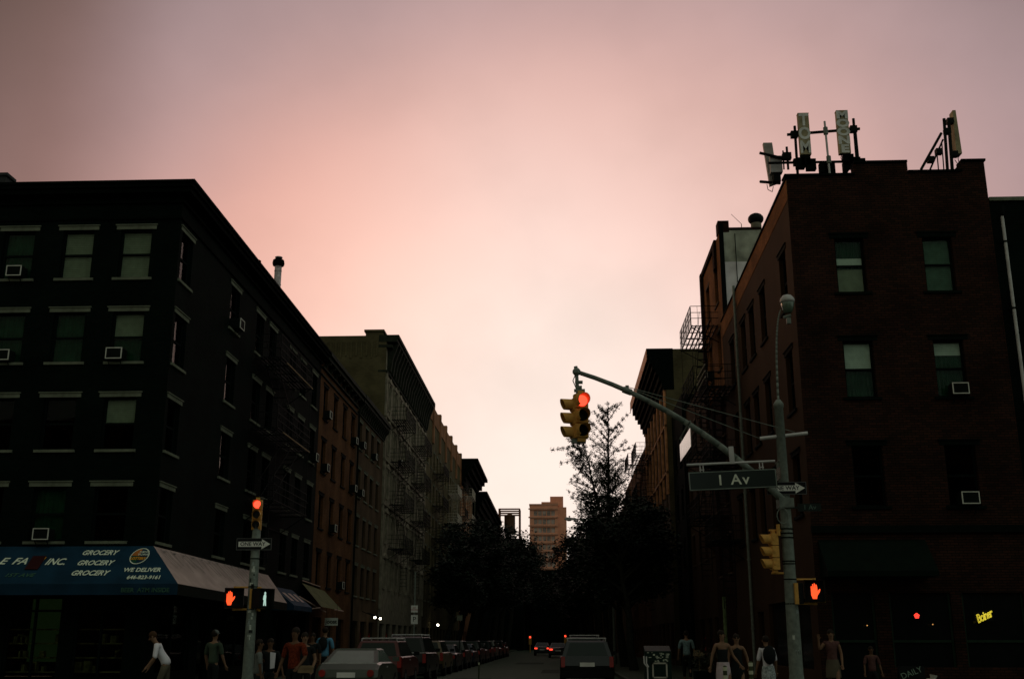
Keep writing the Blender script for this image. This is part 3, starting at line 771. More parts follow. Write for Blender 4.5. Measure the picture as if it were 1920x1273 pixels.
mb = MB()      # stepped front parapet, 0.3 thick, coping stones
segs = [(XR, 9.3, 15.52), (9.3, 10.95, 15.92), (10.95, 12.6, 15.58), (12.6, XE, 15.92)]
for a_, c_, z in segs: mb.box(a_, c_, YF + .003, YF + .34, 15.4, z)
mb.prism([(12.3, YF + .004, 15.58), (12.6, YF + .004, 15.9), (12.6, YF + .004, 15.58)], (0, .33, 0))
mb.prism([(XR + .003, YF + .34, 14.75), (XR + .003, 46, 14.75), (XR + .003, 46, 14.9), (XR + .003, YF + .34, 15.35)], (.3, 0, 0))
mb.build('parapet', M_brickR, b)
mb = MB()
for a_, c_, z in segs: mb.box(a_ - (.06 if a_ == XR else 0), c_ + (.04 if c_ == XE else 0), YF - .05, YF + .4, z, z + .07)
mb.prism([(XR - .05, YF - .0, 15.42), (XR - .05, 46, 14.97), (XR - .05, 46, 15.04), (XR - .05, YF - .0, 15.5)], (.42, 0, 0))
mb.build('coping', M_corn, b)
mb = MB(); mb.box(XR - .02, XE + .02, YF - .10, YF + .05, 4.55, 4.75); mb.build('string_course', M_darkst, b)
rb = {(8.95, 0): .0, (11.6, 0): .97, (8.95, 1): .5, (11.6, 1): .25}
M_blindc = mat('sage_blind', (0.10, 0.17, 0.12), 0.9, var=0.2, scale=4)
for s in fw:
    for r_, (za, zb) in enumerate(rf):
        window(b, 'y', YF, -1, s, za, .88, zb - za, 'dark', rb.get((s, r_), 0), curtain=(r_ < 2), bm=M_blindc if (s, r_) == (11.6, 0) else None)
mb = MB(); mb.poly([(8.53, YF + .205, 11.74), (9.37, YF + .205, 11.74), (9.37, YF + .205, 12.5), (8.53, YF + .205, 12.5)]); mb.build('blind', M_blindb, b); mb = MB(); mb.poly([(8.53, YF + .2, 12.62), (9.37, YF + .2, 12.62), (9.37, YF + .2, 12.85), (8.53, YF + .2, 12.85)]); mb.build('blind', M_blind, b)
for s in sw:
    for za, zb in rs: window(b, 'x', XR, -1, s, za, 1.0, zb - za, 'dark', 0)
for a_, c_, za, zb in dn:
    mb = MB(); mb.box(a_, c_, YF + .12, YF + .14, za, zb); dwn = mb.build('diner_window', M_glassd, b); mb = MB()
    for q in (a_, c_ - .06): mb.box(q, q + .06, YF + .08, YF + .17, za, zb)
    mb.box(a_, c_, YF + .075, YF + .175, 1.55, 1.62); mb.v = [v - BASE[b.name] for v in mb.v]; mb.build('frame', mat('diner_frame', (.014, .030, .018), .5), dwn, world=False)
for a_, c_, za, zb in ds: mb = MB(); mb.box(XR + .12, XR + .14, a_, c_, za, zb); mb.build('diner_window', M_glassd, b)
q = 41.9
mb = MB(); mb.tube((XR - .09, q, .3), (XR - .09, q, 15.3), .055, 8)
for k in range(6): mb.tube((XR - .09, q, 2 + k * 2.5), (XR - .09, q, 2.06 + k * 2.5), .075, 8)
mb.build('drain_pipe', M_galv, b)
mb = MB(); mb.prism([(7.35, YF - .003, 4.35), (7.35, YF - .9, 3.45), (7.35, YF - .9, 3.3), (7.35, YF - .003, 3.3)], (3.0, 0, 0)); mb.build('awning', M_awng, b, fix=True)
fire_escape(b, XR, -1, 43.3, 45.9, [11.5, 8.4, 5.4], depth=1.15)
for z in (11.9, 12.15, 12.42): mb = MB(); mb.tube((XR - 1.19, 43.3, z), (XR - 1.19, 45.9, z), .024, 6); mb.build('pale_rail', M_ironp, b)
# diner neon script drawn as outlined tubes
cu = bpy.data.curves.new('neon_script', 'FONT'); cu.body = 'Boiner'; cu.size = .34; cu.shear = .35; cu.fill_mode = 'NONE'; cu.bevel_depth = .0075; cu.bevel_resolution = 1; cu.resolution_u = 4
cu.align_x = 'CENTER'; cu.align_y = 'CENTER'; cu.space_character = .82
to = bpy.data.objects.new('neon_script', cu); COL.objects.link(to)
me = bpy.data.meshes.new_from_object(to.evaluated_get(bpy.context.evaluated_depsgraph_get())); bpy.data.objects.remove(to)
me.materials.clear(); me.materials.append(M_yneon)
p = at(1845, 1155, YF - .06)
ns = thing('neon_sign', p, 'yellow neon script sign slanting upward in the diner window', 'neon sign')
mb = MB(); mb.box(p.x - .26, p.x + .26, p.y + .02, p.y + .035, p.z - .12, p.z + .12); 
mb.tube((p.x, p.y + .02, p.z + .1), (p.x, p.y + .02, p.z + .9), .006, 4)
mb.build('backing', M_blk, ns)
o = bpy.data.objects.new('neon_tube', me); COL.objects.link(o); o.parent = ns; o.rotation_euler = (R(90), R(-24), 0); o.scale = (.62, .9, 1)
p = at(1719, 1154, YF - .06); fs = thing('neon_flower', p, 'small red neon flower glowing left of the yellow neon script', 'neon sign')
mb = MB()
for k in range(5):
    a = R(90 + 72 * k); c = p + Vector((math.cos(a) * .042, 0, math.sin(a) * .042)); pts = [c + Vector((math.cos(R(g)) * .024, 0, math.sin(R(g)) * .024)) for g in range(0, 361, 45)]
    mb.path(pts, .012, 5)
mb.build('neon_tube', M_rneon, fs)
mb = MB(); mb.tube(p + Vector((0, .02, 0)), p + Vector((0, .03, 0)), .09, 12); mb.tube(p + Vector((0, .025, .08)), p + Vector((0, .025, .9)), .005, 4); mb.build('backing', M_blk, fs)
for (u, v, lab) in ((1749, 1170, 'tiny amber bulb right of the red neon flower'), (1626, 1172, 'tiny pale bulb left of the red neon flower')):
    p = at(u, v, YF - .05); lb = thing('light_bulb', p, lab, 'light bulb'); mb = MB(); mb.ell(p, .018, 8); mb.build('bulb', emis('amber_bulb', (1, .5, .15), .6), lb)
    mb = MB(); mb.tube(p + Vector((0, 0, .02)), p + Vector((0, 0, .5)), .004, 4); mb.build('cord', M_blk, lb)

# neighbour at the far right
b = thing('lower_brick_building', (13.35, YF, 0), 'lower dark brick building at the right edge with a pale roof coping', 'building')
hh = [(14.35, 15.2, 12.0, 13.7), (14.35, 15.2, 8.8, 10.5), (14.35, 15.2, 5.6, 7.3)]
mb = MB(); wall_holes(mb, 'y', YF + .05, 13.32, 30, 0, 14.6, hh, sgn=-1); closed_shell(mb, 13.32, 30, YF + .05, 46, 0, 14.6, skip=('y0',)); mb.build('wall', M_brickL1, b)
mb = MB(); mb.box(13.32, 30, YF - .02, YF + .35, 14.6, 14.72); mb.build('coping', M_stone, b)
for a_, c_, za, zb in hh: window(b, 'y', YF + .05, -1, (a_ + c_) / 2, za, .85, zb - za, 'dark', 0, curtain=True)
t = thing('vent_pipe', (13.55, YF - .12, 0), 'tall thin pale pipe running up the wall at the right edge', 'pipe')
mb = MB(); mb.tube((13.6, YF - .1, 3.2), (13.6, YF - .1, 14.05), .05, 8); mb.build('pipe', M_galvl, t)
mb = MB()
for z in (4.5, 7.8, 11.1, 13.2): mb.box(13.5, 13.7, YF - .16, YF + .04, z, z + .05)
mb.tube((13.6, YF - .1, 14.05), (13.6, YF - .1, 14.35), .085, 8); mb.build('bracket', M_darkst, t)

# ------------------------------------------------------------------ R2: taller building, white side wall
b = thing('white_walled_tenement', (XR, 46.1, 0), 'taller tenement with a weathered white side wall behind the red corner building', 'building')
X2 = 7.32
mb = MB(); w2 = [47.7, 50.5]; r2 = [(16.3, 18.0), (13.3, 15.0), (10.3, 12.0), (7.3, 9.0), (4.4, 6.0)]
hh2 = [(s - .5, s + .5, a_, c_) for s in w2 for a_, c_ in r2]; wall_holes(mb, 'x', X2, 46.1, 52.2, 12.4, 19.2, [h for h in hh2 if h[2] > 12.4], sgn=-1); mb.build('upper_wall', MATS['glow_lit_brick'], b)  # orange-lit upper front: the glow is in the brick colour
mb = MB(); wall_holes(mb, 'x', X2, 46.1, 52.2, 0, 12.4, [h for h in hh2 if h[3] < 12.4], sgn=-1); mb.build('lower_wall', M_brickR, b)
mb = MB(); mb.poly([(X2 + .16, 46.1, 10), (11.5, 46.1, 10), (11.5, 46.1, 17.8), (X2 + .16, 46.1, 17.8)]); mb.build('white_wall', M_white_wall, b)
mb = MB(); mb.poly([(X2 + .16, 46.1, 17.8), (11.5, 46.1, 17.8), (11.5, 46.1, 19.3), (X2 + .16, 46.1, 19.3)]); mb.build('grey_render', mat('grey_render', (.34, .34, .27), .9, var=.5, scale=1.3, bump=.3), b)
mb = MB(); closed_shell(mb, X2, 16, 46.12, 52.2, 0, 19.2, skip=('x0', 'y0')); mb.poly([(X2, 46.1, 0), (X2 + .16, 46.1, 0), (X2 + .16, 46.1, 19.3), (X2, 46.1, 19.3)])
mb.box(X2 - .04, X2 + .45, 46.09, 46.7, 19.2, 19.75); mb.box(X2 + .45, 9.2, 46.08, 46.4, 19.3, 19.42); 
mb.box(X2 - .1, X2 + .3, 47.2, 52.2, 19.0, 19.25); mb.box(X2 - .12, X2 + .3, 47.2, 47.7, 17.9, 19.0); mb.box(X2 - .14, X2 + .1, 51.8, 52.2, 12, 19.2)
mb.build('party_wall', M_brickR, b)
mb = MB(); mb.box(X2 - .02, X2 + .18, 46.05, 46.1, 9, 19.6); mb.tube((8.0, 46.02, 16.8), (8.0, 46.02, 19.1), .02, 5); mb.build('wall_edge', M_darkst, b)
for s in w2:
    for a_, c_ in r2: window(b, 'x', X2, -1, s, a_, 1.0, c_ - a_, 'brown', 0)
fire_escape(b, X2, -1, 47.6, 52.0, [15.3, 12.5, 9.6, 6.8], depth=1.25)
# pilaster parapets seen as steps behind
b2 = row_building('pilastered_tenement', 'dark low tenement just behind the white-walled one', 52.3, 63.0, 14.6,
    [54, 56.6, 59, 61.6], [(11.6, 13.2), (8.6, 10.2), (5.6, 7.2)], M_stucco, 'brown', None, None, M_corn, x=7.5, sgn=-1, far=18, wd=1.0)
q = at(1417, 412, 47); t = thing('roof_ventilator', (q.x, 47, 19.2), 'dark round roof ventilator behind the sloping parapet', 'ventilator')
mb = MB(); mb.tube((q.x, 47, 18.6), (q.x, 47, q.z - .2), .24, 12); mb.build('stack', M_ornate, t)
mb = MB(); mb.ell((q.x, 47, q.z + .02), (.36, .36, .28), 16); mb.build('turbine', M_blk, t, smooth=True)
mb = MB(); q1 = at(1371, 402, 47); q2 = at(1390, 420, 47); mb.tube((q2.x, 47, 19.25), (q2.x, 47, q2.z), .02, 4); mb.tube(q2, q1, .012, 4)
tag(mb.build('antenna_rod', M_iron), 'thin slanted aerial rod on the white-walled tenement roof', 'antenna')

# R3
b = row_building('corniced_tenement', 'olive-walled tenement with a deep dark cornice lit orange at its edge', 69.0, 86.0, 19.2,
    [70.6, 73.2, 75.8, 78.4, 81.0, 83.6], [(15.3, 17.0), (12.3, 14.0), (9.3, 11.0), (6.3, 8.0)], M_brownst, 'brown',
    [(17.2, 17.4, .15), (17.4, 17.8, .25), (17.8, 18.2, .42), (18.2, 18.55, .62), (18.55, 18.9, .82), (18.9, 19.5, 1.0), (19.5, 19.95, 1.15)], None, M_corn, x=7.0, sgn=-1, far=18, wd=1.0, sidemat=M_brickOl)
mb = MB(); mb.box(5.83, 5.86, 69, 86, 19.2, 19.95); mb.build('cornice_sunlit_edge', mat('sunlit_orange_fascia', (.45, .17, .07), .6), b)  # sunlit cornice edge, its orange light put into the fascia colour
mb = MB()
for y in [69.1 + 2.6 * k for k in range(7)]: mb.box(6.86, 6.99, y, y + .4, 10.5, 17.2)
for z in (11.8, 14.8): mb.box(6.85, 6.99, 69.1, 86, z, z + .15)
mb.build('stone_band', mat('glow_lit_stone', (.48, .22, .10), .8, var=.4, scale=3), b)  # glow caught by the carved stone, painted in as orange
fire_escape(b, 7.0, -1, 79.5, 84.5, [14.7, 11.7, 8.7], depth=1.3)
row_building('low_infill_building', 'low dark building between the two fire-escape tenements', 63.05, 68.95, 15.6, [64.6, 67.2], [(11.6, 13.2), (8.6, 10.2), (5.6, 7.2)], M_brickL1, 'dark', None, None, M_corn, x=7.3, sgn=-1, far=18)
b = row_building('flat_roofed_tenement', 'flat-roofed brick tenement behind the ginkgo tree', 86.1, 118, 17.0, [88 + 2.7 * k for k in range(11)], [(13.8, 15.4), (10.8, 12.4), (7.8, 9.4)], M_brickL2, 'brown', None, None, M_corn, x=7.2, sgn=-1, far=20)
fire_escape(b, 7.2, -1, 88.5, 93.0, [15.4, 12.4, 9.4], depth=1.5, m=M_iron)
row_building('far_right_row_building', 'far right row of brick buildings hidden by treetops', 118.2, 300, 16.0, [121 + 6 * k for k in range(14)], [(12.8, 14.4), (9.8, 11.4)], M_brickL2b, 'brown', None, None, M_corn, x=7.2, sgn=-1, far=22, shop=False, wd=1.6)

# air conditioners
XLo = XL
for i, (s, r_, lab) in enumerate([(-13.42, 1, 'air conditioner with pale frame in the second-row window next to the corner'),
                     (-16.85, 0, 'faint air conditioner in the top-row window farthest left'),
                     (-16.9, 1, 'faint air conditioner in the second-row window at the left edge'),
                     (-15.05, 3, 'dark air conditioner just above the blue awning')]):
    air_con('y', YF, -1, s, rows[r_][0] + .02, lab, 1.0 if i else 1.05)
for (y, z, lab) in [(37.85, 12.55, 'boxy air conditioner high on the dark side wall under a pale lintel'),
                    (53.95, 12.45, 'air conditioner in the top-left window of the rust brick building'),
                    (61.4, 12.45, 'air conditioner in the top-right window of the rust brick building'),
                    (64.0, 12.65, 'air conditioner in the top-left window of the tan brick building'),
                    (68.3, 12.65, 'air conditioner in the third top window of the tan brick building'),
                    (53.9, 9.75, 'white-fronted air conditioner at second row left in the rust brick building'),
                    (61.6, 9.75, 'air conditioner in the second-row right window of the rust building'),
                    (63.95, 9.8, 'air conditioner in the second-row left window of the tan building'),
                    (51.3, 9.85, 'lone air conditioner at the last window of the dark corner building'),
                    (56.4, 7.0, 'air conditioner in the third-row second window of the rust building'),
                    (59.0, 4.25, 'low dim air conditioner above the olive awning'),
                    (79.5, 14.05, 'air conditioner on the carved front beside the first fire escape')]:
    air_con('x', XL, 1, y, z, lab, 1.1)
air_con('y', YF, -1, 11.72, rf[1][0] + .02, 'air conditioner in the middle right window of the red corner building', 1.0)
air_con('y', YF, -1, 11.65, 5.32, 'lowest air conditioner on the red corner building front', 1.05)
air_con('x', X2, -1, 50.0, 13.35, 'air conditioner high on the tenement beside the white wall', 1.1)

# ================================================================== rooftop antennas on the right corner building
YA = 32.5
def letters(parent, txt, p, h, wdt, m):
    n = len(txt)
    for i, ch in enumerate(txt):
        text_part('letter', ch, h / n * 1.25, m, parent, (p.x, p.y, p.z + h / 2 - (i + .5) * h / n), (R(90), 0, 0), sx=wdt / (h / n) * 1.1, bold=.012)
M_panel = mat('antenna_panel', (.30, .25, .15), .7, var=.35, scale=3)
M_panlet = mat('panel_letter_paint', (.62, .60, .56), .7)
def panel(u, v0, v1, wd, txt, label):
    a, c = at(u, v0, YA), at(u + 11, v1, YA); p = Vector(((a.x + c.x) / 2, YA, (a.z + c.z) / 2)); h = a.z - c.z
    t = thing('cell_antenna', p, label, 'antenna panel', 'tall painted cell antennas')
    mb = MB(); mb.box(p.x - wd / 2, p.x + wd / 2, YA - .02, YA + .16, p.z - h / 2, p.z + h / 2)
    mb.box(p.x - wd / 2 - .008, p.x + wd / 2 + .008, YA - .026, YA + .166, p.z + h / 2, p.z + h / 2 + .025); mb.build('casing', M_panel, t)
    n = len(txt)
    for i, ch in enumerate(txt):
        text_part('letter', ch, h / n * 1.2, M_panlet, t, (0, -.024, h / 2 - (i + .5) * h / n), (R(90), 0, 0), sx=1.15 * wd / (h / n) , bold=.02)
    mb = MB()
    for k, dx in enumerate((-.1, 0, .1)): mb.path([p + Vector((dx, .05, -h / 2)), p + Vector((dx * 1.4, .05, -h / 2 - .12)), p + Vector((dx * .6, .12, -h / 2 - .3))], .012, 5)
    mb.build('cable', M_blk, t)
panel(1503, 214, 290, .34, 'TOM', 'left of the two tall painted antenna panels, lettered TOM downward')
panel(1576, 209, 288, .36, 'MOONE', 'right of the two tall painted antenna panels, lettered downward')
t = thing('pipe_mount', (8.6, YA + .2, 14.7), 'steel pipe frame holding the two painted antenna panels', 'antenna frame')
def Q(u, v, Y=YA + .22): return at(u, v, Y)
mb = MB()
mb.tube(Q(1476, 253), Q(1612, 242), .05, 8); mb.tube(Q(1440, 306), Q(1612, 303), .045, 8)
for u0, v0, u1, v1 in ((1490, 237, 1496, 318), (1600, 223, 1609, 318), (1604, 250, 1612, 318)):
    mb.tube(Q(u0, v0), Q(u1, v1 + 14), .045, 8)
for u, v in ((1489, 253), (1600, 243), (1494, 305), (1606, 302)): c = Q(u, v, YA + .2); mb.box(c.x - .11, c.x + .11, c.y - .08, c.y + .08, c.z - .11, c.z + .11)
mb.build('frame_pipe', M_iron, t)
mb = MB(); mb.tube(Q(1546, 228, YA), Q(1556, 330, YA), .035, 8); mb.build('light_post', M_galvl, t)
mb = MB()
for u, v in ((1548, 246), (1554, 300)): c = Q(u, v, YA); mb.tube(c - Vector((0, 0, .12)), c + Vector((0, 0, .12)), .075, 8)
mb.build('clamp', M_galv, t)
mb = MB(); rv = random.Random(5)
for (u, v) in ((1500, 305), (1510, 300), (1520, 308), (1590, 300), (1600, 305), (1612, 308), (1585, 310), (1543, 314), (1555, 316)):
    c = Q(u, v, YA + .1); s_ = rv.uniform(.08, .17); mb.box(c.x - s_, c.x + s_, c.y - .1, c.y + .1, c.z - .22, c.z + s_)
mb.build('junction_box', M_corn, t)
# small box antenna overhanging the left edge
t = thing('box_antenna', at(1445, 300, 34), 'grey box antenna on pipes overhanging the roof corner', 'antenna')
def Q2(u, v, Y=34.0): return at(u, v, Y)
mb = MB(); a, c = Q2(1431, 268), Q2(1444, 348); ax = (c - a)
mb.prism([a + Vector((0, 0, 0)), a + Vector((.30, 0, 0)), c + Vector((.27, 0, .1)), c], (0, .15, 0))
mb.build('panel', mat('grey_panel', (.34, .30, .27), .6), t, fix=True)
mb = MB(); a, c = Q2(1442, 296, 33.9), Q2(1464, 326, 33.9); mb.box(a.x, c.x + .04, 33.75, 34.0, c.z, a.z); mb.build('radio_unit', mat('radio_grey', (.42, .40, .40), .6), t)
mb = MB(); mb.tube(Q2(1424, 287, 33.7), Q2(1480, 300, 33.7), .05, 8); mb.tube(Q2(1426, 341, 33.7), Q2(1462, 344, 34.3), .05, 8)
mb.tube(Q2(1475, 276, 33.7), Q2(1478, 318, 33.7), .04, 8); mb.tube(Q2(1468, 283, 33.7), Q2(1470, 318, 33.7), .025, 6)
c = Q2(1475, 293, 33.7); mb.box(c.x - .14, c.x + .14, c.y - .1, c.y + .1, c.z - .13, c.z + .1)
c = Q2(1456, 332, 33.9); mb.box(c.x - .12, c.x + .12, c.y - .1, c.y + .1, c.z - .2, c.z + .05)
mb.path([Q2(1438, 346), Q2(1440, 356), Q2(1448, 360), Q2(1450, 350)], .012, 5); mb.path([Q2(1455, 330), Q2(1459, 340), Q2(1462, 332)], .012, 5)
mb.build('mount_pipe', M_iron, t)
# braced antenna at the right end
t = thing('braced_antenna', (12.9, YA, 15.4), 'tall antenna on a triangular braced mount at the right roof end', 'antenna')
mb = MB(); a, c = at(1786, 207, 33), at(1797, 288, 33); mb.prism([a, a + Vector((.10, 0, 0)), c + Vector((.12, 0, 0)), c - Vector((.06, 0, 0))], (0, .32, 0)); mb.build('panel', M_panel, t, fix=True)
mb = MB()
for u0, v0, u1, v1, rr_ in ((1727, 318, 1765, 250, .045), (1744, 318, 1768, 262, .03), (1770, 223, 1777, 326, .05), (1779, 230, 1786, 326, .055), (1757, 290, 1760, 322, .02), (1766, 270, 1770, 322, .02), (1790, 300, 1806, 322, .012), (1796, 295, 1800, 315, .012)):
    mb.tube(at(u0, v0, 33), at(u1, v1, 33), rr_, 7)
for u, v in ((1781, 228), (1789, 290), (1745, 300), (1776, 247), (1760, 285)): c = at(u, v, 33.05); mb.box(c.x - .1, c.x + .1, c.y - .1, c.y + .1, c.z - .09, c.z + .09)
mb.build('brace', M_iron, t)

# ================================================================== grocery awning
t = thing('shop_awning', (XL, YF, 3), 'blue grocery awning wrapping the corner with a pale side tinted sky-lit pink', 'awning')
PJ = 1.25; zT, zB, zV = 4.25, 3.12, 2.82; yFar = 44.6; yEx = 43.0
mb = MB(); mb.poly([(XW, YF - .02, zT), (XL + .02, YF - .02, zT), (XL + PJ, YF - PJ, zB), (XW, YF - PJ, zB)])
mb.poly([(XW, YF - PJ, zB), (XL + PJ, YF - PJ, zB), (XL + PJ, YF - PJ + .01, zV), (XW, YF - PJ + .01, zV)])
mb.build('front_panel', M_awn, t)
mb = MB(); NS, NT = 42, 8
def sidept(i, j):
    u_, f_ = i / NS, j / NT
    a_ = Vector((XL + .02, YF - .02 + (yFar - YF + .02) * u_, zT - .1 * u_)); c_ = Vector((XL + PJ, YF - PJ + (yEx - YF + PJ) * u_, zB - .12 * u_))
    p_ = a_.lerp(c_, f_); sg_ = math.sin(math.pi * f_) * (.035 * (0.5 - 0.5 * math.cos(2 * math.pi * u_ * 7)) + .02 * math.sin(u_ * 37 + f_ * 3)) if 0 < i < NS else 0
    return p_ - Vector((.6, 0, .8)) * sg_
for i in range(NS):
    for j in range(NT): mb.poly([sidept(i, j), sidept(i + 1, j), sidept(i + 1, j + 1), sidept(i, j + 1)])
mb.poly([(XL + .02, yFar, zT - .1), (XL + PJ, yEx, zB - .12), (XL + .02, yFar, zB - .1)])
mb.build('side_panel', M_awns, t)
mb = MB(); mb.poly([(XL + PJ, YF - PJ, zB), (XL + PJ, yEx, zB - .12), (XL + PJ, yEx, zV - .1), (XL + PJ, YF - PJ + .01, zV)]); mb.build('valance', M_awng, t)
mb = MB(); n = Vector((XL + PJ, 0, zB)) - Vector((XL, 0, zT)); 
def SP(y, f): return Vector((XL + .02 + (PJ - .02) * f, y, zT - .1 * 0 + (zB - zT) * f + .0)) + Vector((.009, 0, .012))
rv = random.Random(11)
for k in range(26):
    y = 32.0 + k * .43; L_ = rv.uniform(.35, .6); w_ = rv.uniform(.03, .07); o_ = rv.uniform(-.2, 0)
    a, c, d, e = SP(y, .06), SP(y + w_, .06), SP(y + o_ * 1.2 + w_, .06 + L_), SP(y + o_ * 1.2, .06 + L_)
    if e.y > YF - PJ * (.06 + L_) + .1: mb.poly([a, c, d, e])
    if k % 2 == 0: mb.poly([SP(y + .1, .1), SP(y + .3, .1), SP(y + .3, .13), SP(y + .1, .13)])
mb.build('side_lettering', M_awnx, t)
slope = math.atan2(zT - zB, PJ)
def AW(u, v):
    """point of the photo on the sloping front awning plane"""
    lo, hi = YF - PJ, YF
    for _ in range(30):
        mid = (lo + hi) / 2; q = at(u, v, mid); f = (YF - mid) / PJ
        if q.z > zT + (zB - zT) * f: lo = mid
        else: hi = mid
    return q
def awtext(txt, u, v, hpx, wpx, m, shear=.25, bold=.006):
    p = AW(u, v); s_ = 70.0
    size = hpx / s_ / math.sin(slope) * 1.36 * .93
    o = text_part('lettering', txt, size, m, t, p - Vector((XL, YF, 3)) + Vector((0, -.012, .012)), (slope, 0, 0), shear=shear, bold=bold)
    wd_ = max(v_.co.x for v_ in o.data.vertices) - min(v_.co.x for v_ in o.data.vertices)
    k = (wpx / 67.0) / wd_
    for v_ in o.data.vertices: v_.co.x *= k
    return o
awtext('GROCERY', 187, 1037, 11, 70, M_awtxt); awtext('GROCERY', 178, 1056, 11, 70, M_awtxt); awtext('GROCERY', 168, 1075, 11, 72, M_awtxt)
awtext('INC.', 105, 1054, 15, 38, M_awtxt); awtext('FA', 38, 1053, 15, 28, M_awtxt); awtext('E', 6, 1053, 15, 16, M_awtxt)
awtext('1ST AVE', 36, 1079, 8, 56, M_awtxg, bold=.003); awtext('WE DELIVER', 267, 1069, 9, 72, M_awtxt, shear=0, bold=.004); awtext('646-823-9161', 270, 1083, 8, 62, M_awtxt, shear=0, bold=.003)
p = at(272, 1106, YF - PJ - .01); text_part('valance_lettering', 'BEER  ATM INSIDE', .17, M_awtxg, t, (p.x - XL, -PJ - .012, p.z - 3), (R(90), 0, 0), bold=.003)
p = AW(67, 1056); mb = MB(); Mx = Matrix.Translation(p + Vector((0, -.02, .02))) @ Matrix.Rotation(slope, 4, 'X'); mb.box(-.19, .19, -.3, .3, 0, .012, M=Mx); mb.build('dark_patch', mat('maroon_patch', (.035, .008, .008), .8), t)
p = AW(78, 1053); mb = MB(); Mx = Matrix.Translation(p + Vector((0, -.015, .015))) @ Matrix.Rotation(slope, 4, 'X'); mb.prism([Mx @ Vector(q) for q in ((-.04, -.15, 0), (.0, -.15, 0), (.08, .18, 0), (.0, .18, 0))], (0, -.008, .008)); mb.build('yellow_letter', M_orange, t)
# round printed badge
p = AW(262, 1043); Mx = Matrix.Translation(p + Vector((0, -.014, .014))) @ Matrix.Rotation(slope, 4, 'X')
def disc(mb, r, a0, a1, z, m, n=24, clip=None):
    pts = [Vector((math.cos(R(a0 + (a1 - a0) * k / n)) * r * .92, math.sin(R(a0 + (a1 - a0) * k / n)) * r * 1.25, z)) for k in range(n + 1)]
    if abs(a1 - a0) < 359: pts.append(Vector((0, 0, z)))
    else: pts = pts[:-1]
    mb.poly([Mx @ q for q in pts], m)
mb = MB(); disc(mb, .29, 0, 360, 0, 0); disc(mb, .265, 0, 360, .004, 1); disc(mb, .25, 92, 178, .008, 2); disc(mb, .25, 182, 268, .008, 3)
bd = mb.build('badge', [M_awtxt, M_awn, mat('rust_print', (.40, .13, .03), .7), mat('deep_green_print', (.01, .06, .03), .7)], t)
for txt, dy, size, m in (('NEW', .17, .12, M_awtxt), ('YORK', .05, .12, M_awtxt)):
    q = Mx @ Vector((.09, dy, .012)); text_part('badge_lettering', txt, size, m, t, q - Vector((XL, YF, 3)), (slope, 0, 0))
q = Mx @ Vector((0, -.13, .012)); text_part('badge_lettering', 'LOTTERY', .16, M_orange, t, q - Vector((XL, YF, 3)), (slope, 0, 0), bold=.006, sx=.66)
mb = MB()
for x in [XL - 3 * k for k in range(5)]: mb.tube((x, YF - .01, zV + .05), (x, YF - PJ + .03, zV + .05), .02, 5)
for y in (33, 36, 39, 42): mb.tube((XL, y, zV - .05), (XL + PJ - .03, y, zV - .05), .02, 5)
mb.build('awning_frame', M_iron, t)
def lamp(u, v, Y, r, label, drop=.3, grp=None):
    p = at(u, v, Y); t = thing('wall_lamp', p, label, 'lamp', grp)
    mb = MB(); mb.ell(p, r, 10); mb.build('bulb', M_lampw, t, smooth=True)
    mb = MB(); mb.tube(p + Vector((0, 0, r * .7)), p + Vector((0, 0, r * .7 + drop)), r * .35, 6); mb.tube(p + Vector((0, 0, r * .75)), p + Vector((0, 0, r * 1.2)), r * 1.05, 10, r2=r * .4); mb.build('holder', M_corn, t)
lamp(157, 1113, YF - .6, .018, 'tiny lit bulb hanging under the blue grocery awning', .12)
g_ = 'small lit wall lamps'
def lampx(u, v, y, r, label):
    p = at(u, v, y); t = thing('wall_lamp', p, label, 'lamp', g_)
    mb = MB(); mb.ell(p, r, 10); mb.build('bulb', M_lampw, t, smooth=True)
    mb = MB(); mb.tube(p + Vector((0, 0, r * .8)), (XL, p.y, p.z + .35), .02, 5); mb.tube(p + Vector((0, 0, r * .75)), p + Vector((0, 0, r * 1.3)), r * 1.1, 10, r2=r * .4); mb.build('arm', M_corn, t)
lampx(703, 1157, 66.6, .075, 'left of two close white wall lamps under the tan building')
lampx(713, 1159, 68.6, .075, 'right of two close white wall lamps under the tan building')
lampx(821, 1171, 101.3, .11, 'single white wall lamp farther along the left side')

# second, smaller awnings
t = thing('small_awning', (XL, 46.4, 3), 'small dark awning with three pale blotches past the grocery awning', 'awning')
mb = MB(); mb.prism([(XL + .01, 45.4, 3.75), (XL + .95, 45.4, 3.0), (XL + .95, 45.4, 2.8), (XL + .01, 45.4, 2.8)], (0, 3.4, 0)); mb.build('canopy', M_awn, t, fix=True)
mb = MB()
for k in range(3): a = 45.9 + k * .95; mb.poly([(XL + .30, a, 3.535), (XL + .30, a + .5, 3.535), (XL + .72, a + .5, 3.20), (XL + .72, a, 3.20)])
mb.build('blotch', M_awns, t)
t = thing('olive_awning', (XL, 51.2, 3), 'olive sloping awning with open pale frame arms', 'awning')
mb = MB(); mb.poly([(XL + .02, 50.6, 4.15), (XL + .02, 55.6, 4.0), (XL + 1.25, 54.2, 3.0), (XL + 1.25, 49.3, 3.05)]); mb.build('canopy', M_awny, t)
mb = MB(); mb.tube((XL + .05, 50.6, 4.25), (XL + .05, 54.4, 4.15), .03, 5); mb.tube((XL + 1.2, 49.3, 3.0), (XL + .1, 49.5, 2.9), .03, 5); mb.tube((XL + .2, 49.4, 3.5), (XL + 1.2, 50.5, 2.85), .03, 5); mb.tube((XL + 1.27, 52.2, 3.0), (XL + 1.27, 54.2, 2.98), .035, 5); mb.build('frame_arm', mat('pink_frame', (.5, .32, .26), .6), t)
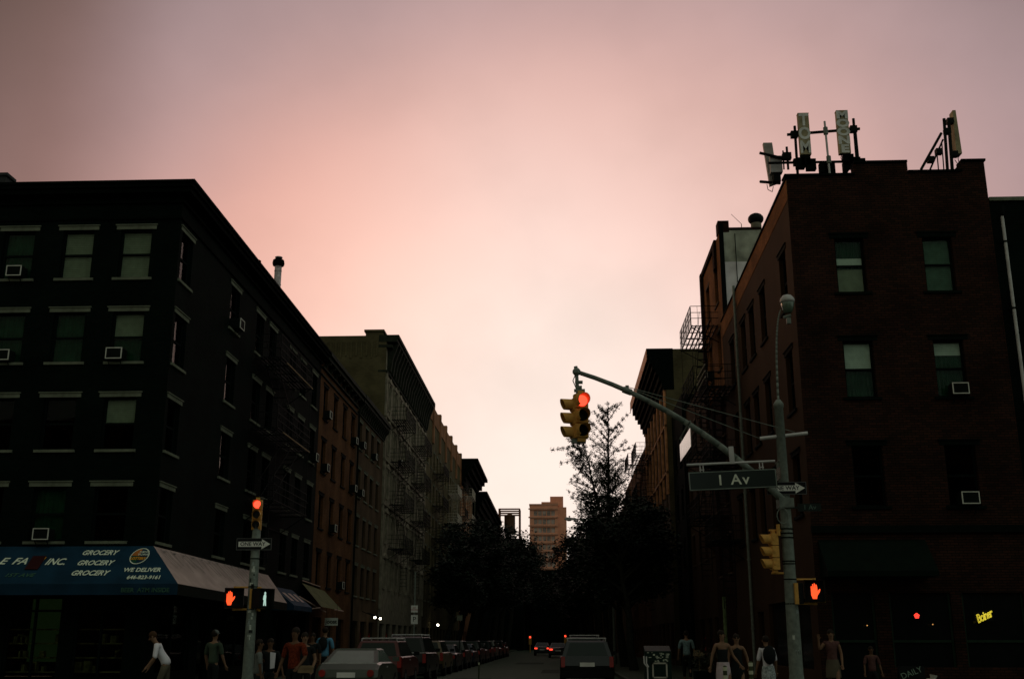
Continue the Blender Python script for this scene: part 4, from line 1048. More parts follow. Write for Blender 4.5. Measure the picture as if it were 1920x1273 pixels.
p = at(621, 1165, 52.0); t = thing('hanging_sign', p, 'small pale hanging shop sign under the olive awning', 'sign')
mb = MB(); mb.box(p.x - .30, p.x + .30, p.y, p.y + .05, p.z - .17, p.z + .17); mb.build('board', mat('sign_cream', (.55, .56, .48), .7, var=.2), t)
mb = MB(); mb.tube((p.x - .25, p.y + .02, p.z + .17), (p.x - .25, p.y + .02, p.z + .8), .01, 4); mb.tube((p.x + .25, p.y + .02, p.z + .17), (p.x + .25, p.y + .02, p.z + .8), .01, 4); mb.build('chain', M_iron, t)
text_part('lettering', 'joost', .26, M_signblk, t, (0, -.006, 0), (R(90), 0, 0), bold=.006)

# ================================================================== signal poles
def signal_head(t, o, face_rz, lit=None, sc_=1.0, off=M_lensoff):
    """three-section head; local front is -Y; o: centre. Parts go under t (world coords)"""
    Mx = Matrix.Translation(o) @ Matrix.Rotation(face_rz, 4, 'Z') @ Matrix.Scale(sc_, 4)
    mb = MB()
    for k in (-1, 0, 1):
        z = -k * .36; mb.box(-.165, .165, -.02, .17, z - .17, z + .17, M=Mx)
        mb.box(-.15, .15, -.045, -.02, z - .155, z + .155, M=Mx)
        mb.box(.165, .185, .0, .06, z - .03, z + .03, M=Mx)
    mb.box(-.10, .10, 0, .12, -.62, -.53, M=Mx); mb.box(-.07, .07, .02, .12, .53, .62, M=Mx)
    mb.build('housing', M_yel, t)
    for k in (1, 0, -1):
        z = k * .36; mb = MB()
        c = Mx @ Vector((0, -.05, z)); d = Mx.to_3x3() @ Vector((0, -1, 0)); d.normalize()
        mb.tube(c, c + d * .012 * sc_, .135 * sc_, 18)
        mb.build('lens', M_red if (lit == 'red' and k == 1) else off, t)
        mb = MB(); n = 14; r = .15; vs = []
        for j in range(n + 1):
            a = R(-55 + 290 * j / n); x, zz = math.cos(a) * r, math.sin(a) * r
            L_ = .30 * (0.80 + .20 * math.sin(a))
            for (yy, rr2) in ((-.045, 1.0), (-.045 - L_, .97), (-.045 - L_, .93), (-.045, .95)): vs.append(Mx @ Vector((x * rr2, yy, z + zz * rr2)))
        fs = []
        for j in range(n):
            for q in range(4): fs.append((j * 4 + q, j * 4 + (q + 1) % 4, (j + 1) * 4 + (q + 1) % 4, (j + 1) * 4 + q))
        mb.grid_faces(vs, fs); mb.build('visor', M_yel, t, smooth=False)

HAND = [(-.055, -.17), (.035, -.17), (.05, -.10), (.105, -.02), (.125, .04), (.105, .055), (.06, .0), (.055, .10), (.04, .155), (.02, .15), (.015, .05), (.008, .175), (-.014, .18), (-.02, .05), (-.03, .165), (-.052, .16), (-.053, .04), (-.068, .12), (-.088, .11), (-.088, -.08)]
WALK = [(-.03, -.17), (.0, -.17), (.012, -.05), (.03, -.17), (.055, -.17), (.04, -.02), (.045, .07), (.03, .10), (.035, .15), (.01, .175), (-.012, .15), (-.008, .105), (-.03, .08), (-.045, -.02), (-.03, -.03), (-.02, .03)]
def ped_signal(o, rz, shape, m, label, bracket_to, ox=0.0):
    t = thing('pedestrian_signal', o, label, 'pedestrian signal', 'pedestrian crossing signals')
    Mx = Matrix.Translation(o) @ Matrix.Rotation(rz, 4, 'Z')
    mb = MB(); mb.box(-.21, .21, 0, .20, -.23, .23, M=Mx); 
    for q in ((-.235, -.215, -.235, .235), (.215, .235, -.235, .235)): mb.box(q[0], q[1], -.14, .16, q[2], q[3], M=Mx)
    mb.box(-.235, .235, -.14, .16, .235, .25, M=Mx); mb.build('housing', M_blk, t)
    mb = MB(); mb.box(-.23, .23, .20, .27, -.24, .24, M=Mx); mb.build('back_box', M_yel, t)
    mb = MB(); mb.prism([Mx @ Vector((x + ox, -.012, z)) for x, z in shape], (Mx.to_3x3() @ Vector((0, .01, 0)))); mb.build('symbol', m, t, fix=True)
    mb = MB()
    for dz in (.27, -.27):
        a = Mx @ Vector((0, .16, dz)); mb.tube(a, Vector((bracket_to.x, bracket_to.y, a.z)), .026, 7)
        mb.tube(a - Vector((0, 0, .03)), a + Vector((0, 0, .03)), .04, 8)
    mb.build('bracket', M_yel, t)
    return t
def one_way(o, rz, label, k=1.0, grp='one way signs'):
    t = thing('one_way_sign', o, label, 'street sign', grp)
    Mx = Matrix.Translation(o) @ Matrix.Rotation(rz, 4, 'Z') @ Matrix.Scale(k, 4)
    def slab(pts, d0, d1, name, m):
        mb = MB(); mb.prism([Mx @ Vector((x, d0, z)) for x, z in pts], Mx.to_3x3() @ Vector((0, d1 - d0, 0))); return mb.build(name, m, t, fix=True)
    slab([(-.46, -.15), (.46, -.15), (.46, .15), (-.46, .15)], 0, .008, 'plate', M_signblk)
    mb = MB()
    for a in ((-.45, .45, -.145, -.137), (-.45, .45, .137, .145), (-.45, -.442, -.137, .137), (.442, .45, -.137, .137)): mb.box(a[0], a[1], -.003, 0, a[2], a[3], M=Mx)
    mb.build('border', mat('sign_border', (.2, .2, .19), .6), t)
    slab([(-.40, -.065), (.20, -.065), (.20, -.125), (.42, 0), (.20, .125), (.20, .065), (-.40, .065)], -.004, -.001, 'arrow', M_signw)
    q = Mx @ Vector((-.03, -.006, 0)); o2 = text_part('lettering', 'ONE WAY', .135 * k, M_signblk, t, q - o, (R(90), 0, rz), ext=.001, bold=.002, sx=1.02)
    return t
def straps(mb, x, y, r, zs):
    for z in zs: mb.tube((x, y, z), (x, y, z + .025), r, 14)
def stickers(parent, x, y, r, zs, seed):
    rv = random.Random(seed); mb = MB()
    for z in zs:
        a0 = rv.uniform(-130, -50); w_ = rv.uniform(14, 42); h = rv.uniform(.03, .12); n = 4; m = rv.randrange(3); rq = r(z) + .004
        for j in range(n):
            a, c = R(a0 + w_ * j / n), R(a0 + w_ * (j + 1) / n)
            mb.poly([(x + math.cos(a) * rq, y + math.sin(a) * rq, z), (x + math.cos(c) * rq, y + math.sin(c) * rq, z), (x + math.cos(c) * rq, y + math.sin(c) * rq, z + h), (x + math.cos(a) * rq, y + math.sin(a) * rq, z + h)], m)
    mb.build('sticker', [mat('pale_sticker', (.5, .52, .46), .6, var=.3, scale=30), mat('grey_sticker', (.26, .30, .28), .6, var=.4, scale=30), mat('black_sticker', (.02, .02, .02), .6)], parent)

# left pole
PX, PY_ = -7.76, 28.0
t = thing('signal_pole', (PX, PY_, .15), 'grey signal pole covered in stickers at the left corner', 'pole')
mb = MB(); mb.lathe((PX, PY_, .15), [(.22, 0), (.22, .25), (.17, .45), (.14, .6), (.125, 2.0), (.105, 4.35), (.03, 4.42)], 16); mb.build('shaft', M_galv, t, smooth=True)
mb = MB(); straps(mb, PX, PY_, .125, (1.3, 1.42, 1.5, 1.7, 2.35, 2.9, 3.6)); mb.build('strap', M_darkst, t)
stickers(t, PX, PY_, lambda z: .125 - .01 * max(0, z - 2), [.7 + k * .083 for k in range(34)], 4)
t = thing('traffic_light', (PX, PY_ - .05, 4.9), 'traffic light glowing red on the left corner pole', 'traffic light', 'traffic lights')
signal_head(t, Vector((PX, PY_ - .06, 4.72)), R(8), 'red', .72)
mb = MB(); mb.tube((PX, PY_, 4.36), (PX, PY_, 4.5), .07, 10); mb.build('mount', M_yel, t)
one_way(Vector((PX - .01, PY_ - .13, 3.97)), 0, 'one way sign on the left corner pole above the awning')
po = Vector((PX, PY_, 0))
p = at(439, 1121, PY_ - .1); ped_signal(p, R(14), HAND, M_hand, 'lit red hand signal on the left corner pole', po, ox=-.10)
p = at(494, 1122, PY_ - .1); ped_signal(p, R(54), WALK, M_walk, 'white walking man signal on the right side of the left pole', po, ox=.03)

# right pole with mast arm and lamp
PX, PY_ = 5.33, 26.0
po = Vector((PX, PY_, 0))
t = thing('street_light_pole', (PX, PY_, .15), 'tall grey pole with street lamp and long mast arm at the right corner', 'pole')
mb = MB(); mb.lathe((PX, PY_, .15), [(.25, 0), (.25, .3), (.19, .5), (.16, .7), (.145, 2.5), (.125, 4.5), (.105, 6.85), (.12, 6.86), (.12, 6.95), (.05, 7.05)], 18); mb.build('shaft', M_galv, t, smooth=True)
mb = MB(); straps(mb, PX, PY_, .15, (2.4, 2.95, 3.3, 3.36, 3.9, 4.0, 4.1)); mb.build('strap', M_darkst, t)
stickers(t, PX, PY_, lambda z: .15 - .01 * max(0, z - 2), [.55, .7, .9, 1.1, 1.15, 1.3, 1.36, 1.62, 2.2], 9)
tip = at(1081, 697, 25.0); base_ = Vector((PX, PY_ - .08, at(1470, 935, 26).z - .1))
pts = []
mid = at(1283, 790, 25.4)
for k in range(13):
    u = k / 12; pts.append(base_ * (1 - u) ** 2 + (2 * mid - (base_ + tip) / 2) * 2 * u * (1 - u) + tip * u ** 2)
mb = MB()
for i, (a, c) in enumerate(zip(pts[:-1], pts[1:])): mb.tube(a, c, .085 - .035 * i / 12, 12, r2=.085 - .035 * (i + 1) / 12)
mb.build('mast_arm', M_galv, t, smooth=True)
mb = MB(); mb.ell(tip, (.10, .10, .10), 10); mb.tube(tip, tip + Vector((-.02, 0, .13)), .045, 8)
c = at(1176, 733, 25.2); mb.tube(c + Vector((-.1, 0, .04)), c + Vector((.1, 0, -.04)), .08, 10); mb.box(c.x - .04, c.x + .04, c.y - .04, c.y + .04, c.z + .05, c.z + .13)
mb.box(PX - .17, PX + .17, PY_ - .2, PY_ + .2, base_.z - .12, base_.z + .1); mb.build('clamp', M_galv, t)
mb = MB(); mb.path([tip, tip + Vector((-.09, -.03, -.22)), tip + Vector((-.02, -.03, -.40))], .012, 5)
ringc = Vector((PX - .12, PY_ - .22, base_.z - .32)); mb.path([ringc + Vector((math.cos(R(g)) * .13, 0, math.sin(R(g)) * .18)) for g in range(0, 361, 30)], .014, 5)
mb.build('cable', M_galv, t)
xb = at(1425, 822, 26); xc = at(1514, 812, 26)
mb = MB(); mb.tube(xb, xc, .045, 10); mb.build('cross_arm', M_galvl, t)
mb = MB(); mb.tube(c + Vector((0, 0, .1)), Vector((xc.x - .3, xc.y, xc.z + .03)), .010, 4); mb.tube(c + Vector((.15, 0, .03)), xb, .010, 4); mb.build('guy_wire', M_galv, t)
lt = at(1476, 575, 26.0)
mb = MB(); A, B_, C_ = Vector((PX, PY_, 6.95)), at(1456, 640, 26), lt + Vector((-.16, 0, -.08))
pl = [A * (1 - u) ** 2 + (2 * B_ - (A + C_) / 2) * 2 * u * (1 - u) + C_ * u ** 2 for u in [k / 24 for k in range(25)]]
for i, (a, e) in enumerate(zip(pl[:-1], pl[1:])): mb.tube(a, e, .030 - .014 * i / 24, 8, r2=.030 - .014 * (i + 1) / 24)
mb.build('lamp_arm', M_galv, t, smooth=True)
mb = MB(); Lc = at(1476, 562, 26.0)
mb.lathe(Lc, [(.17, -.08), (.18, -.02), (.165, .03), (.11, .10), (.03, .13)], 18); mb.build('lamp_cap', M_galvl, t, smooth=True)
mb = MB(); mb.lathe(Lc, [(.09, -.34), (.13, -.24), (.165, -.10), (.16, -.082)], 16); mb.build('lamp_globe', mat('lamp_glass', (.10, .14, .10), .2, spec=.6), t, smooth=True)
mb = MB(); mb.tube(Lc + Vector((-.12, 0, -.46)), Lc + Vector((.06, 0, -.40)), .04, 8); mb.box(Lc.x - .05, Lc.x + .05, Lc.y - .04, Lc.y + .04, Lc.z - .62, Lc.z - .47); mb.build('photocell', M_galv, t)

# signal on the mast arm
hp = at(1088, 781, 25.0)
t = thing('traffic_light', hp, 'two-faced yellow traffic light showing red, hanging from the mast arm', 'traffic light', 'traffic lights')
signal_head(t, hp + Vector((.03, -.1, 0)), R(14), 'red', .97)
signal_head(t, hp + Vector((-.16, .03, -.04)), R(-72), None, .90)
mb = MB(); mb.tube(hp + Vector((-.05, 0, .5)), tip + Vector((-.0, 0, -.03)), .042, 8)
for dz, sx_ in ((.62, .17), (.7, .10), (.82, .12)): mb.box(hp.x - .05 - sx_ / 2, hp.x - .05 + sx_, hp.y - .05, hp.y + .05, hp.z + dz - .03, hp.z + dz + .03)
mb.box(hp.x - .22, hp.x + .12, hp.y - .06, hp.y + .08, hp.z - .62, hp.z - .52); mb.build('hanger', M_galv, t)
# side-facing signal on the pole
p = at(1444, 1034, 26)
t = thing('traffic_light', p, 'yellow traffic light seen side-on beside the right pole', 'traffic light', 'traffic lights')
signal_head(t, Vector((p.x + .04, 26, p.z)), R(-82), None, .78)
mb = MB(); mb.tube((p.x, 26, p.z + .49), (PX, 26, p.z + .49), .025, 7); mb.tube((p.x, 26, p.z - .49), (PX, 26, p.z - .49), .025, 7); mb.tube((p.x + .2, 25.9, p.z + .36), (p.x + .2, 25.9, p.z + .62), .045, 8); mb.build('bracket', M_yel, t)
p = at(1528, 1108, 25.9); ped_signal(p, R(-12), HAND, M_hand, 'lit red hand signal on the right corner pole', po)
p = at(1500, 1113, 26.05)
t = thing('pedestrian_signal', p, 'second pedestrian signal turned away behind the right pole', 'pedestrian signal', 'pedestrian crossing signals')
Mx = Matrix.Translation(p) @ Matrix.Rotation(R(100), 4, 'Z'); mb = MB(); mb.box(-.21, .21, 0, .12, -.23, .23, M=Mx); mb.build('housing', M_blk, t)
mb = MB(); mb.box(-.215, .215, .12, .2, -.235, .235, M=Mx); mb.build('back_box', M_yel, t)
one_way(at(1475, 915, 25.85), R(-4), 'one way sign half hidden behind the 1 Av sign on the right pole')

# hanging avenue sign
c = at(1374, 899, 25.1)
t = thing('avenue_sign', c, 'large green 1 Av sign hanging from the mast arm', 'street sign')
Mx = Matrix.Translation(c) @ Matrix.Rotation(R(3.0), 4, 'Y').inverted()
Mx = Matrix.Translation(c) @ Matrix.Rotation(R(-2.2), 4, 'Y')
hw, hh_ = 1.0, .215
mb = MB(); mb.box(-hw, hw, 0, .025, -hh_, hh_, M=Mx); mb.build('plate', M_signg, t)
mb = MB()
for a in ((-hw + .01, hw - .01, hh_ - .025, hh_ - .010), (-hw + .01, hw - .01, -hh_ + .010, -hh_ + .025), (-hw + .01, -hw + .025, -hh_ + .025, hh_ - .025), (hw - .025, hw - .01, -hh_ + .025, hh_ - .025)): mb.box(a[0], a[1], -.003, 0, a[2], a[3], M=Mx)
mb.build('border', mat('sign_line', (.24, .28, .24), .5), t)
text_part('lettering', '1 Av', .33, mat('sign_letter', (0.7150, 0.7280, 0.5980), .5), t, (0, -.006, -.01), (R(90), R(-2.2), 0), bold=.004, sx=1.08, space=1.15)
mb = MB(); mb.tube(Mx @ Vector((-hw - .02, .01, hh_ + .17)), Mx @ Vector((hw, .01, hh_ + .17)), .028, 8); mb.build('hanger_bar', M_galvl, t)
mb = MB()
for x in (-.68, .68):
    mb.box(x - .05, x - .03, -.01, .03, hh_ - .01, hh_ + .15, M=Mx); mb.box(x + .02, x + .04, -.01, .03, hh_ - .01, hh_ + .15, M=Mx); mb.box(x - .06, x + .05, -.015, .035, hh_ + .03, hh_ + .05, M=Mx)
mb.box(-.03, .08, -.02, .05, hh_ + .15, hh_ + .55, M=Mx); mb.build('hanger_clip', M_galvl, t)
# cross-street signs seen edge-on
def edge_sign(Ya, Yb, x, zc, h, label):
    t = thing('street_name_sign', (x, (Ya + Yb) / 2, zc), label, 'street sign', 'edge-on street name signs')
    mb = MB(); mb.box(x - .01, x + .01, Ya, Yb, zc - h / 2, zc + h / 2); mb.build('plate', mat('glossy_sign_face', (.45, .42, .38), .12, metal=.85, var=.05), t)
    mb = MB(); mb.tube((x, Ya, zc + h / 2 + .14), (x, Yb, zc + h / 2 + .14), .02, 6)
    for y in (Ya + .3, Yb - .3): mb.box(x - .012, x + .012, y, y + .04, zc + h / 2, zc + h / 2 + .14)
    mb.build('hanger_bar', M_galv, t)
edge_sign(23.2, 25.3, at(1285, 840, 24.3).x, 5.80, .40, 'street sign seen edge-on, catching pink sky, under the mast arm')
edge_sign(25.3, 25.8, at(1460, 888, 25.5).x, at(1460, 888, 25.5).z, .28, 'small edge-on sign catching pink sky right of the 1 Av sign')
p = at(1522, 951, 26); t = thing('street_name_sign', p, 'small dark 1 Av name plate right of the right pole', 'street sign', None)
mb = MB(); mb.box(p.x - .32, p.x + .22, 26, 26.01, p.z - .09, p.z + .09); mb.box(PX, p.x - .3, 26, 26.02, p.z - .02, p.z + .02); mb.build('plate', M_signg, t)
text_part('lettering', '1 Av', .16, mat('dim_letter', (.12, .18, .15), .6), t, (-.05, -.006, 0), (R(90), 0, 0))

# ================================================================== parking signs, bollards, boxes
p = at(777, 1153, 50)
t = thing('parking_sign_post', (p.x, 50, .15), 'post with two stacked pale parking signs by the left kerb', 'street sign')
mb = MB(); mb.box(p.x - .03, p.x + .03, 50, 50.05, .15, 4.6); mb.build('post', M_galv, t)
for (v, nm) in ((1141, 'upper'), (1159, 'lower')):
    q = at(777, v, 49.98); mb = MB(); mb.box(q.x - .15, q.x + .15, q.y - .02, q.y, q.z - (.15 if nm == 'upper' else .24), q.z + .15); o = mb.build('plate', M_signw, t)
    text_part('lettering', 'NO\nPARKING' if nm == 'upper' else 'P', .08 if nm == 'upper' else .3, M_signblk if nm == 'lower' else mat('sign_red', (.4, .05, .03), .6), t, (q.x - p.x, -.046, q.z - .15 - (.0 if nm == 'upper' else .04)), (R(90), 0, 0))
p = at(862, 1158, 62)
t = thing('parking_sign_post', (p.x, 62, .15), 'thin post with one small pale sign farther down the left kerb', 'street sign')
mb = MB(); mb.box(p.x - .025, p.x + .025, 62, 62.05, .15, p.z + .3); mb.build('post', M_iron, t)
mb = MB(); mb.box(p.x - .15, p.x + .15, 61.97, 61.99, p.z - .14, p.z + .14); mb.build('plate', M_stone, t)

def delineator(u, v0, Y, label, bands=5, r=.045, h=.95, cone=False):
    p = at(u, v0, Y); x = p.x
    t = thing('traffic_post', (x, Y, 0), label, 'post')
    mb = MB(); mb.lathe((x, Y, 0), [(.2, 0), (.2, .04), (r, .06), (r, p.z - .02), (r * .4, p.z)], 10); mb.build('tube', mat('dark_olive_post', (.05, .06, .03), .7), t)
    mb = MB()
    for k in range(bands): z = p.z - .03 - k * .17; mb.tube((x, Y, z - .075), (x, Y, z), r + .004, 12)
    mb.build('band', mat('reflective_band', (.50, .50, .36), .5, var=.2), t)
delineator(1407, 1239, 25.2, 'striped flexible post beside the two women')
delineator(1359, 1247, 24.6, 'striped flexible post in front of the pink-skirted woman')
delineator(898, 1240, 44, 'thin pale-tipped post on the road left of centre', bands=1, r=.03)
p = at(1359, 1150, 48); t = thing('pole', (p.x, 48, .15), 'thin greenish pole rising behind the woman in the pink skirt', 'pole')
mb = MB(); mb.tube((p.x, 48, .15), (p.x, 48, 3.4), .08, 10)
for k in range(8): mb.tube((p.x, 48, 1.6 + k * .25), (p.x, 48, 1.63 + k * .25), .09, 10)
mb.build('shaft', mat('greenish_paint', (.16, .22, .10), .7, var=.4, scale=8), t)

def newsbox(u, v, Y, wd, h, label, seed):
    p = at(u, v, Y); x = p.x; rv = random.Random(seed)
    t = thing('newspaper_box', (x, Y, .15), label, 'newspaper box', 'street newspaper boxes')
    mb = MB(); mb.box(x - wd / 2, x + wd / 2, Y, Y + .42, .45, h); mb.prism([(x - wd / 2, Y, h), (x - wd / 2, Y + .42, h), (x - wd / 2, Y + .42, h + .12)], (wd, 0, 0))
    mb.box(x - wd / 2 + .05, x - wd / 2 + .1, Y + .05, Y + .35, .15, .45); mb.box(x + wd / 2 - .1, x + wd / 2 - .05, Y + .05, Y + .35, .15, .45); mb.build('casing', mat('dark_green_enamel', (.008, .020, .015), .5), t, fix=True)
    mb = MB(); a, c, z0, z1 = x - wd / 2 + .16, x + wd / 2 - .1, h - .62, h - .26; s_ = .035
    for q in ((a, c, z1 - s_, z1), (a, c, z0, z0 + s_), (a, a + s_, z0, z1), (c - s_, c, z0, z1)): mb.box(q[0], q[1], Y - .015, Y, q[2], q[3])
    mb.build('door_frame', mat('worn_frame', (.38, .36, .3), .6, var=.3), t)
    mb = MB()
    for k in range(34):
        a = x + rv.uniform(-wd / 2 + .03, wd / 2 - .08); z = h - rv.uniform(.02, .24) if k < 24 else h - rv.uniform(.66, .8); mb.box(a, a + rv.uniform(.02, .07), Y - .006, Y, z - rv.uniform(.01, .04), z)
    mb.build('sticker', mat('faded_sticker', (.36, .38, .30), .7, var=.6, scale=25), t)
newsbox(1234, 1230, 27.2, .62, 1.36, 'sticker-covered newspaper box at the right kerb', 2)
t = thing('metal_rail', (at(1211, 1240, 27).x, 27, 0), 'bent pale metal rail left of the newspaper box', 'rail')
mb = MB(); mb.path([at(1207, 1229, 27), at(1208, 1243, 27), at(1214, 1250, 27), Vector((at(1214, 1250, 27).x, 27, .1))], .016, 6); mb.path([at(1212, 1230, 27), at(1212, 1243, 27), at(1216, 1250, 27)], .016, 6); mb.build('tube', M_galvl, t)
# chalk board and white bag bottom right
p = at(1712, 1255, 27); t = thing('sandwich_board', (p.x, 27, .15), 'dark sandwich board with faint chalk lettering at the bottom right', 'sign board')
mb = MB(); mb.prism([(p.x - .3, 27, .15), (p.x - .3, 27.12, 1.02), (p.x - .3, 27.16, 1.02), (p.x - .3, 27.06, .15)], (.6, 0, 0)); mb.prism([(p.x - .3, 27.45, .15), (p.x - .3, 27.2, 1.02), (p.x - .3, 27.16, 1.02), (p.x - .3, 27.40, .15)], (.6, 0, 0)); mb.build('board', M_blk, t, fix=True)
text_part('lettering', 'DAILY', .19, mat('chalk', (.2, .28, .22), .9), t, (-.02, .07, .72), (R(82), R(-20), 0))
p = at(1748, 1266, 26.6); mb = MB(); rv = random.Random(8)
t = thing('rubbish_bag', (p.x, 26.6, .15), 'pale crumpled rubbish bag at the bottom edge below the neon flower', 'bag')
vs = []
mb.ell((p.x, 26.6, .42), (.38, .25, .34), 18)
for v in mb.v: v += Vector((rv.uniform(-.03, .03), rv.uniform(-.03, .03), rv.uniform(-.03, .03)))
mb.tube((p.x, 26.6, .70), (p.x + .03, 26.6, .84), .04, 8, r2=.09)
mb.build('bag', mat('pale_plastic', (.5, .48, .42), .5, var=.2, bump=.5), t)

# ================================================================== far traffic lights
for (u, v, Y, lab) in ((994, 1194, 150, 'far left red traffic light at the end of the street'), (1060, 1192, 150, 'far right red traffic light at the end of the street')):
    p = at(u, v, Y); t = thing('traffic_light', p, lab, 'traffic light', 'far traffic lights')
    mb = MB(); mb.box(p.x - .18, p.x + .18, p.y, p.y + .2, p.z - .95, p.z + .2); mb.box(p.x - .05, p.x + .05, p.y + .05, p.y + .15, .1, p.z - .9); mb.build('housing', M_yel, t)
    mb = MB(); mb.tube(p + Vector((0, -.02, 0)), p + Vector((0, -.001, 0)), .12, 12); mb.build('lens', M_red, t)
# cobra-head street lamp over the road
p = at(1070, 973, 70); t = thing('street_lamp', (3.3, 70, .15), 'pale cobra-head street lamp reaching over the road among branches', 'street lamp')
mb = MB(); mb.tube((3.35, 70, .15), (3.35, 70, p.z - .6), .09, 8, r2=.06); mb.path([(3.35, 70, p.z - .6), (2.9, 70, p.z - .25), (2.2, 70, p.z - .05), (p.x + .3, 70, p.z)], .04, 6); mb.build('pole', M_galv, t)
mb = MB(); mb.prism([(p.x - .4, 69.85, p.z + .0), (p.x - .3, 69.85, p.z + .12), (p.x + .35, 69.85, p.z + .05), (p.x + .35, 69.85, p.z - .06), (p.x - .3, 69.85, p.z - .05)], (0, .3, 0)); mb.build('lamp_head', M_galvl, t, fix=True)
mb = MB(); mb.ell((p.x - .1, 70, p.z - .07), (.16, .12, .06), 10); mb.build('lens', mat('frosted_lens', (.5, .5, .45), .3), t)

# ================================================================== trees
def leaf_mesh(name, pts, size, m, parent, seed, flat=.5):
    rv = random.Random(seed); V = []; Fc = []
    for (x, y, z) in pts:
        s_ = size * rv.uniform(.6, 1.3); a = rv.uniform(0, 6.283); e = rv.uniform(-1.2, 1.2)
        ux, uy, uz = math.cos(a) * math.cos(e), math.sin(a) * math.cos(e), math.sin(e) * flat
        vx, vy, vz = -math.sin(a) , math.cos(a), rv.uniform(-.7, .7)
        i = len(V)
        V += [(x - ux * s_, y - uy * s_, z - uz * s_), (x - vx * s_ * .45, y - vy * s_ * .45, z - vz * s_ * .45), (x + ux * s_, y + uy * s_, z + uz * s_), (x + vx * s_ * .45, y + vy * s_ * .45, z + vz * s_ * .45)]
        Fc.append((i, i + 1, i + 2, i + 3))
    me = bpy.data.meshes.new(name); me.from_pydata(V, [], Fc); me.materials.append(m); me.update()
    o = bpy.data.objects.new(name, me); COL.objects.link(o); o.parent = parent; return o
def tree(x, y, h, r, seed, label, m=None, n=9000, base=.3, lean=(0, 0), size=.13, grp='street trees'):
    rv = random.Random(seed); t = thing('street_tree', (x, y, .15), label, 'tree', grp); m = m or M_leafd
    mb = MB(); tr = h * .022 + .05; top = Vector((lean[0], lean[1], h * .62))
    prev = Vector((0, 0, 0)); segs = 5
    P_ = [Vector((0, 0, 0))]
    for k in range(1, segs + 1):
        P_.append(Vector((lean[0] * k / segs + rv.uniform(-.08, .08), lean[1] * k / segs + rv.uniform(-.08, .08), top.z * k / segs)))
    for k in range(segs): mb.tube(P_[k], P_[k + 1], tr * (1 - .14 * k), 8, r2=tr * (1 - .14 * (k + 1)), cap=False)
    pts = []; clumps = []
    nl = 13
    for k in range(nl):
        z0 = h * (base + (.62 - base) * (k + .5) / nl); f = z0 / top.z
        o = Vector((lean[0] * f, lean[1] * f, z0)); a = rv.uniform(0, 6.283) + k * 2.4; L_ = r * rv.uniform(.6, 1.0)
        up = rv.uniform(.25, .8) + .5 * f
        e = o + Vector((math.cos(a) * L_, math.sin(a) * L_, L_ * up)); mid_ = (o + e) / 2 + Vector((0, 0, -.15))
        mb.tube(o, mid_, tr * .4, 5, r2=tr * .25, cap=False); mb.tube(mid_, e, tr * .25, 5, r2=.015, cap=False)
        clumps.append((e, rv.uniform(.5, .9))); clumps.append((mid_ + Vector((rv.uniform(-.4, .4), rv.uniform(-.4, .4), .5)), rv.uniform(.45, .8)))
        for q in range(3):
            e2 = mid_ + (e - mid_) * rv.uniform(.3, 1) + Vector((rv.uniform(-1, 1), rv.uniform(-1, 1), rv.uniform(-.4, .9))) * r * .28
            mb.tube(mid_ + (e - mid_) * .4, e2, .03, 4, r2=.01, cap=False); clumps.append((e2, rv.uniform(.35, .75)))
    for k in range(7):
        a = rv.uniform(0, 6.283); q = rv.uniform(0, r * .45); e = Vector((lean[0] + math.cos(a) * q, lean[1] + math.sin(a) * q, h * rv.uniform(.74, .97))); mb.tube(top, e, tr * .22, 4, r2=.012, cap=False); clumps.append((e, rv.uniform(.35, .7)))
    wts = [c[1] ** 2 for c in clumps]; S = sum(wts)
    for (c, cr), w_ in zip(clumps, wts):
        for _ in range(int(n * w_ / S)):
            g = Vector((rv.gauss(0, 1), rv.gauss(0, 1), rv.gauss(0, .75))); q = c + g * cr * .62 * (r / 3.2)
            if q.z > h: q.z = h - rv.uniform(0, .4)
            pts.append(tuple(q))
    mb.build('trunk', M_bark, t, world=False)
    leaf_mesh('crown', pts, size, m, t, seed + 1)
    return t
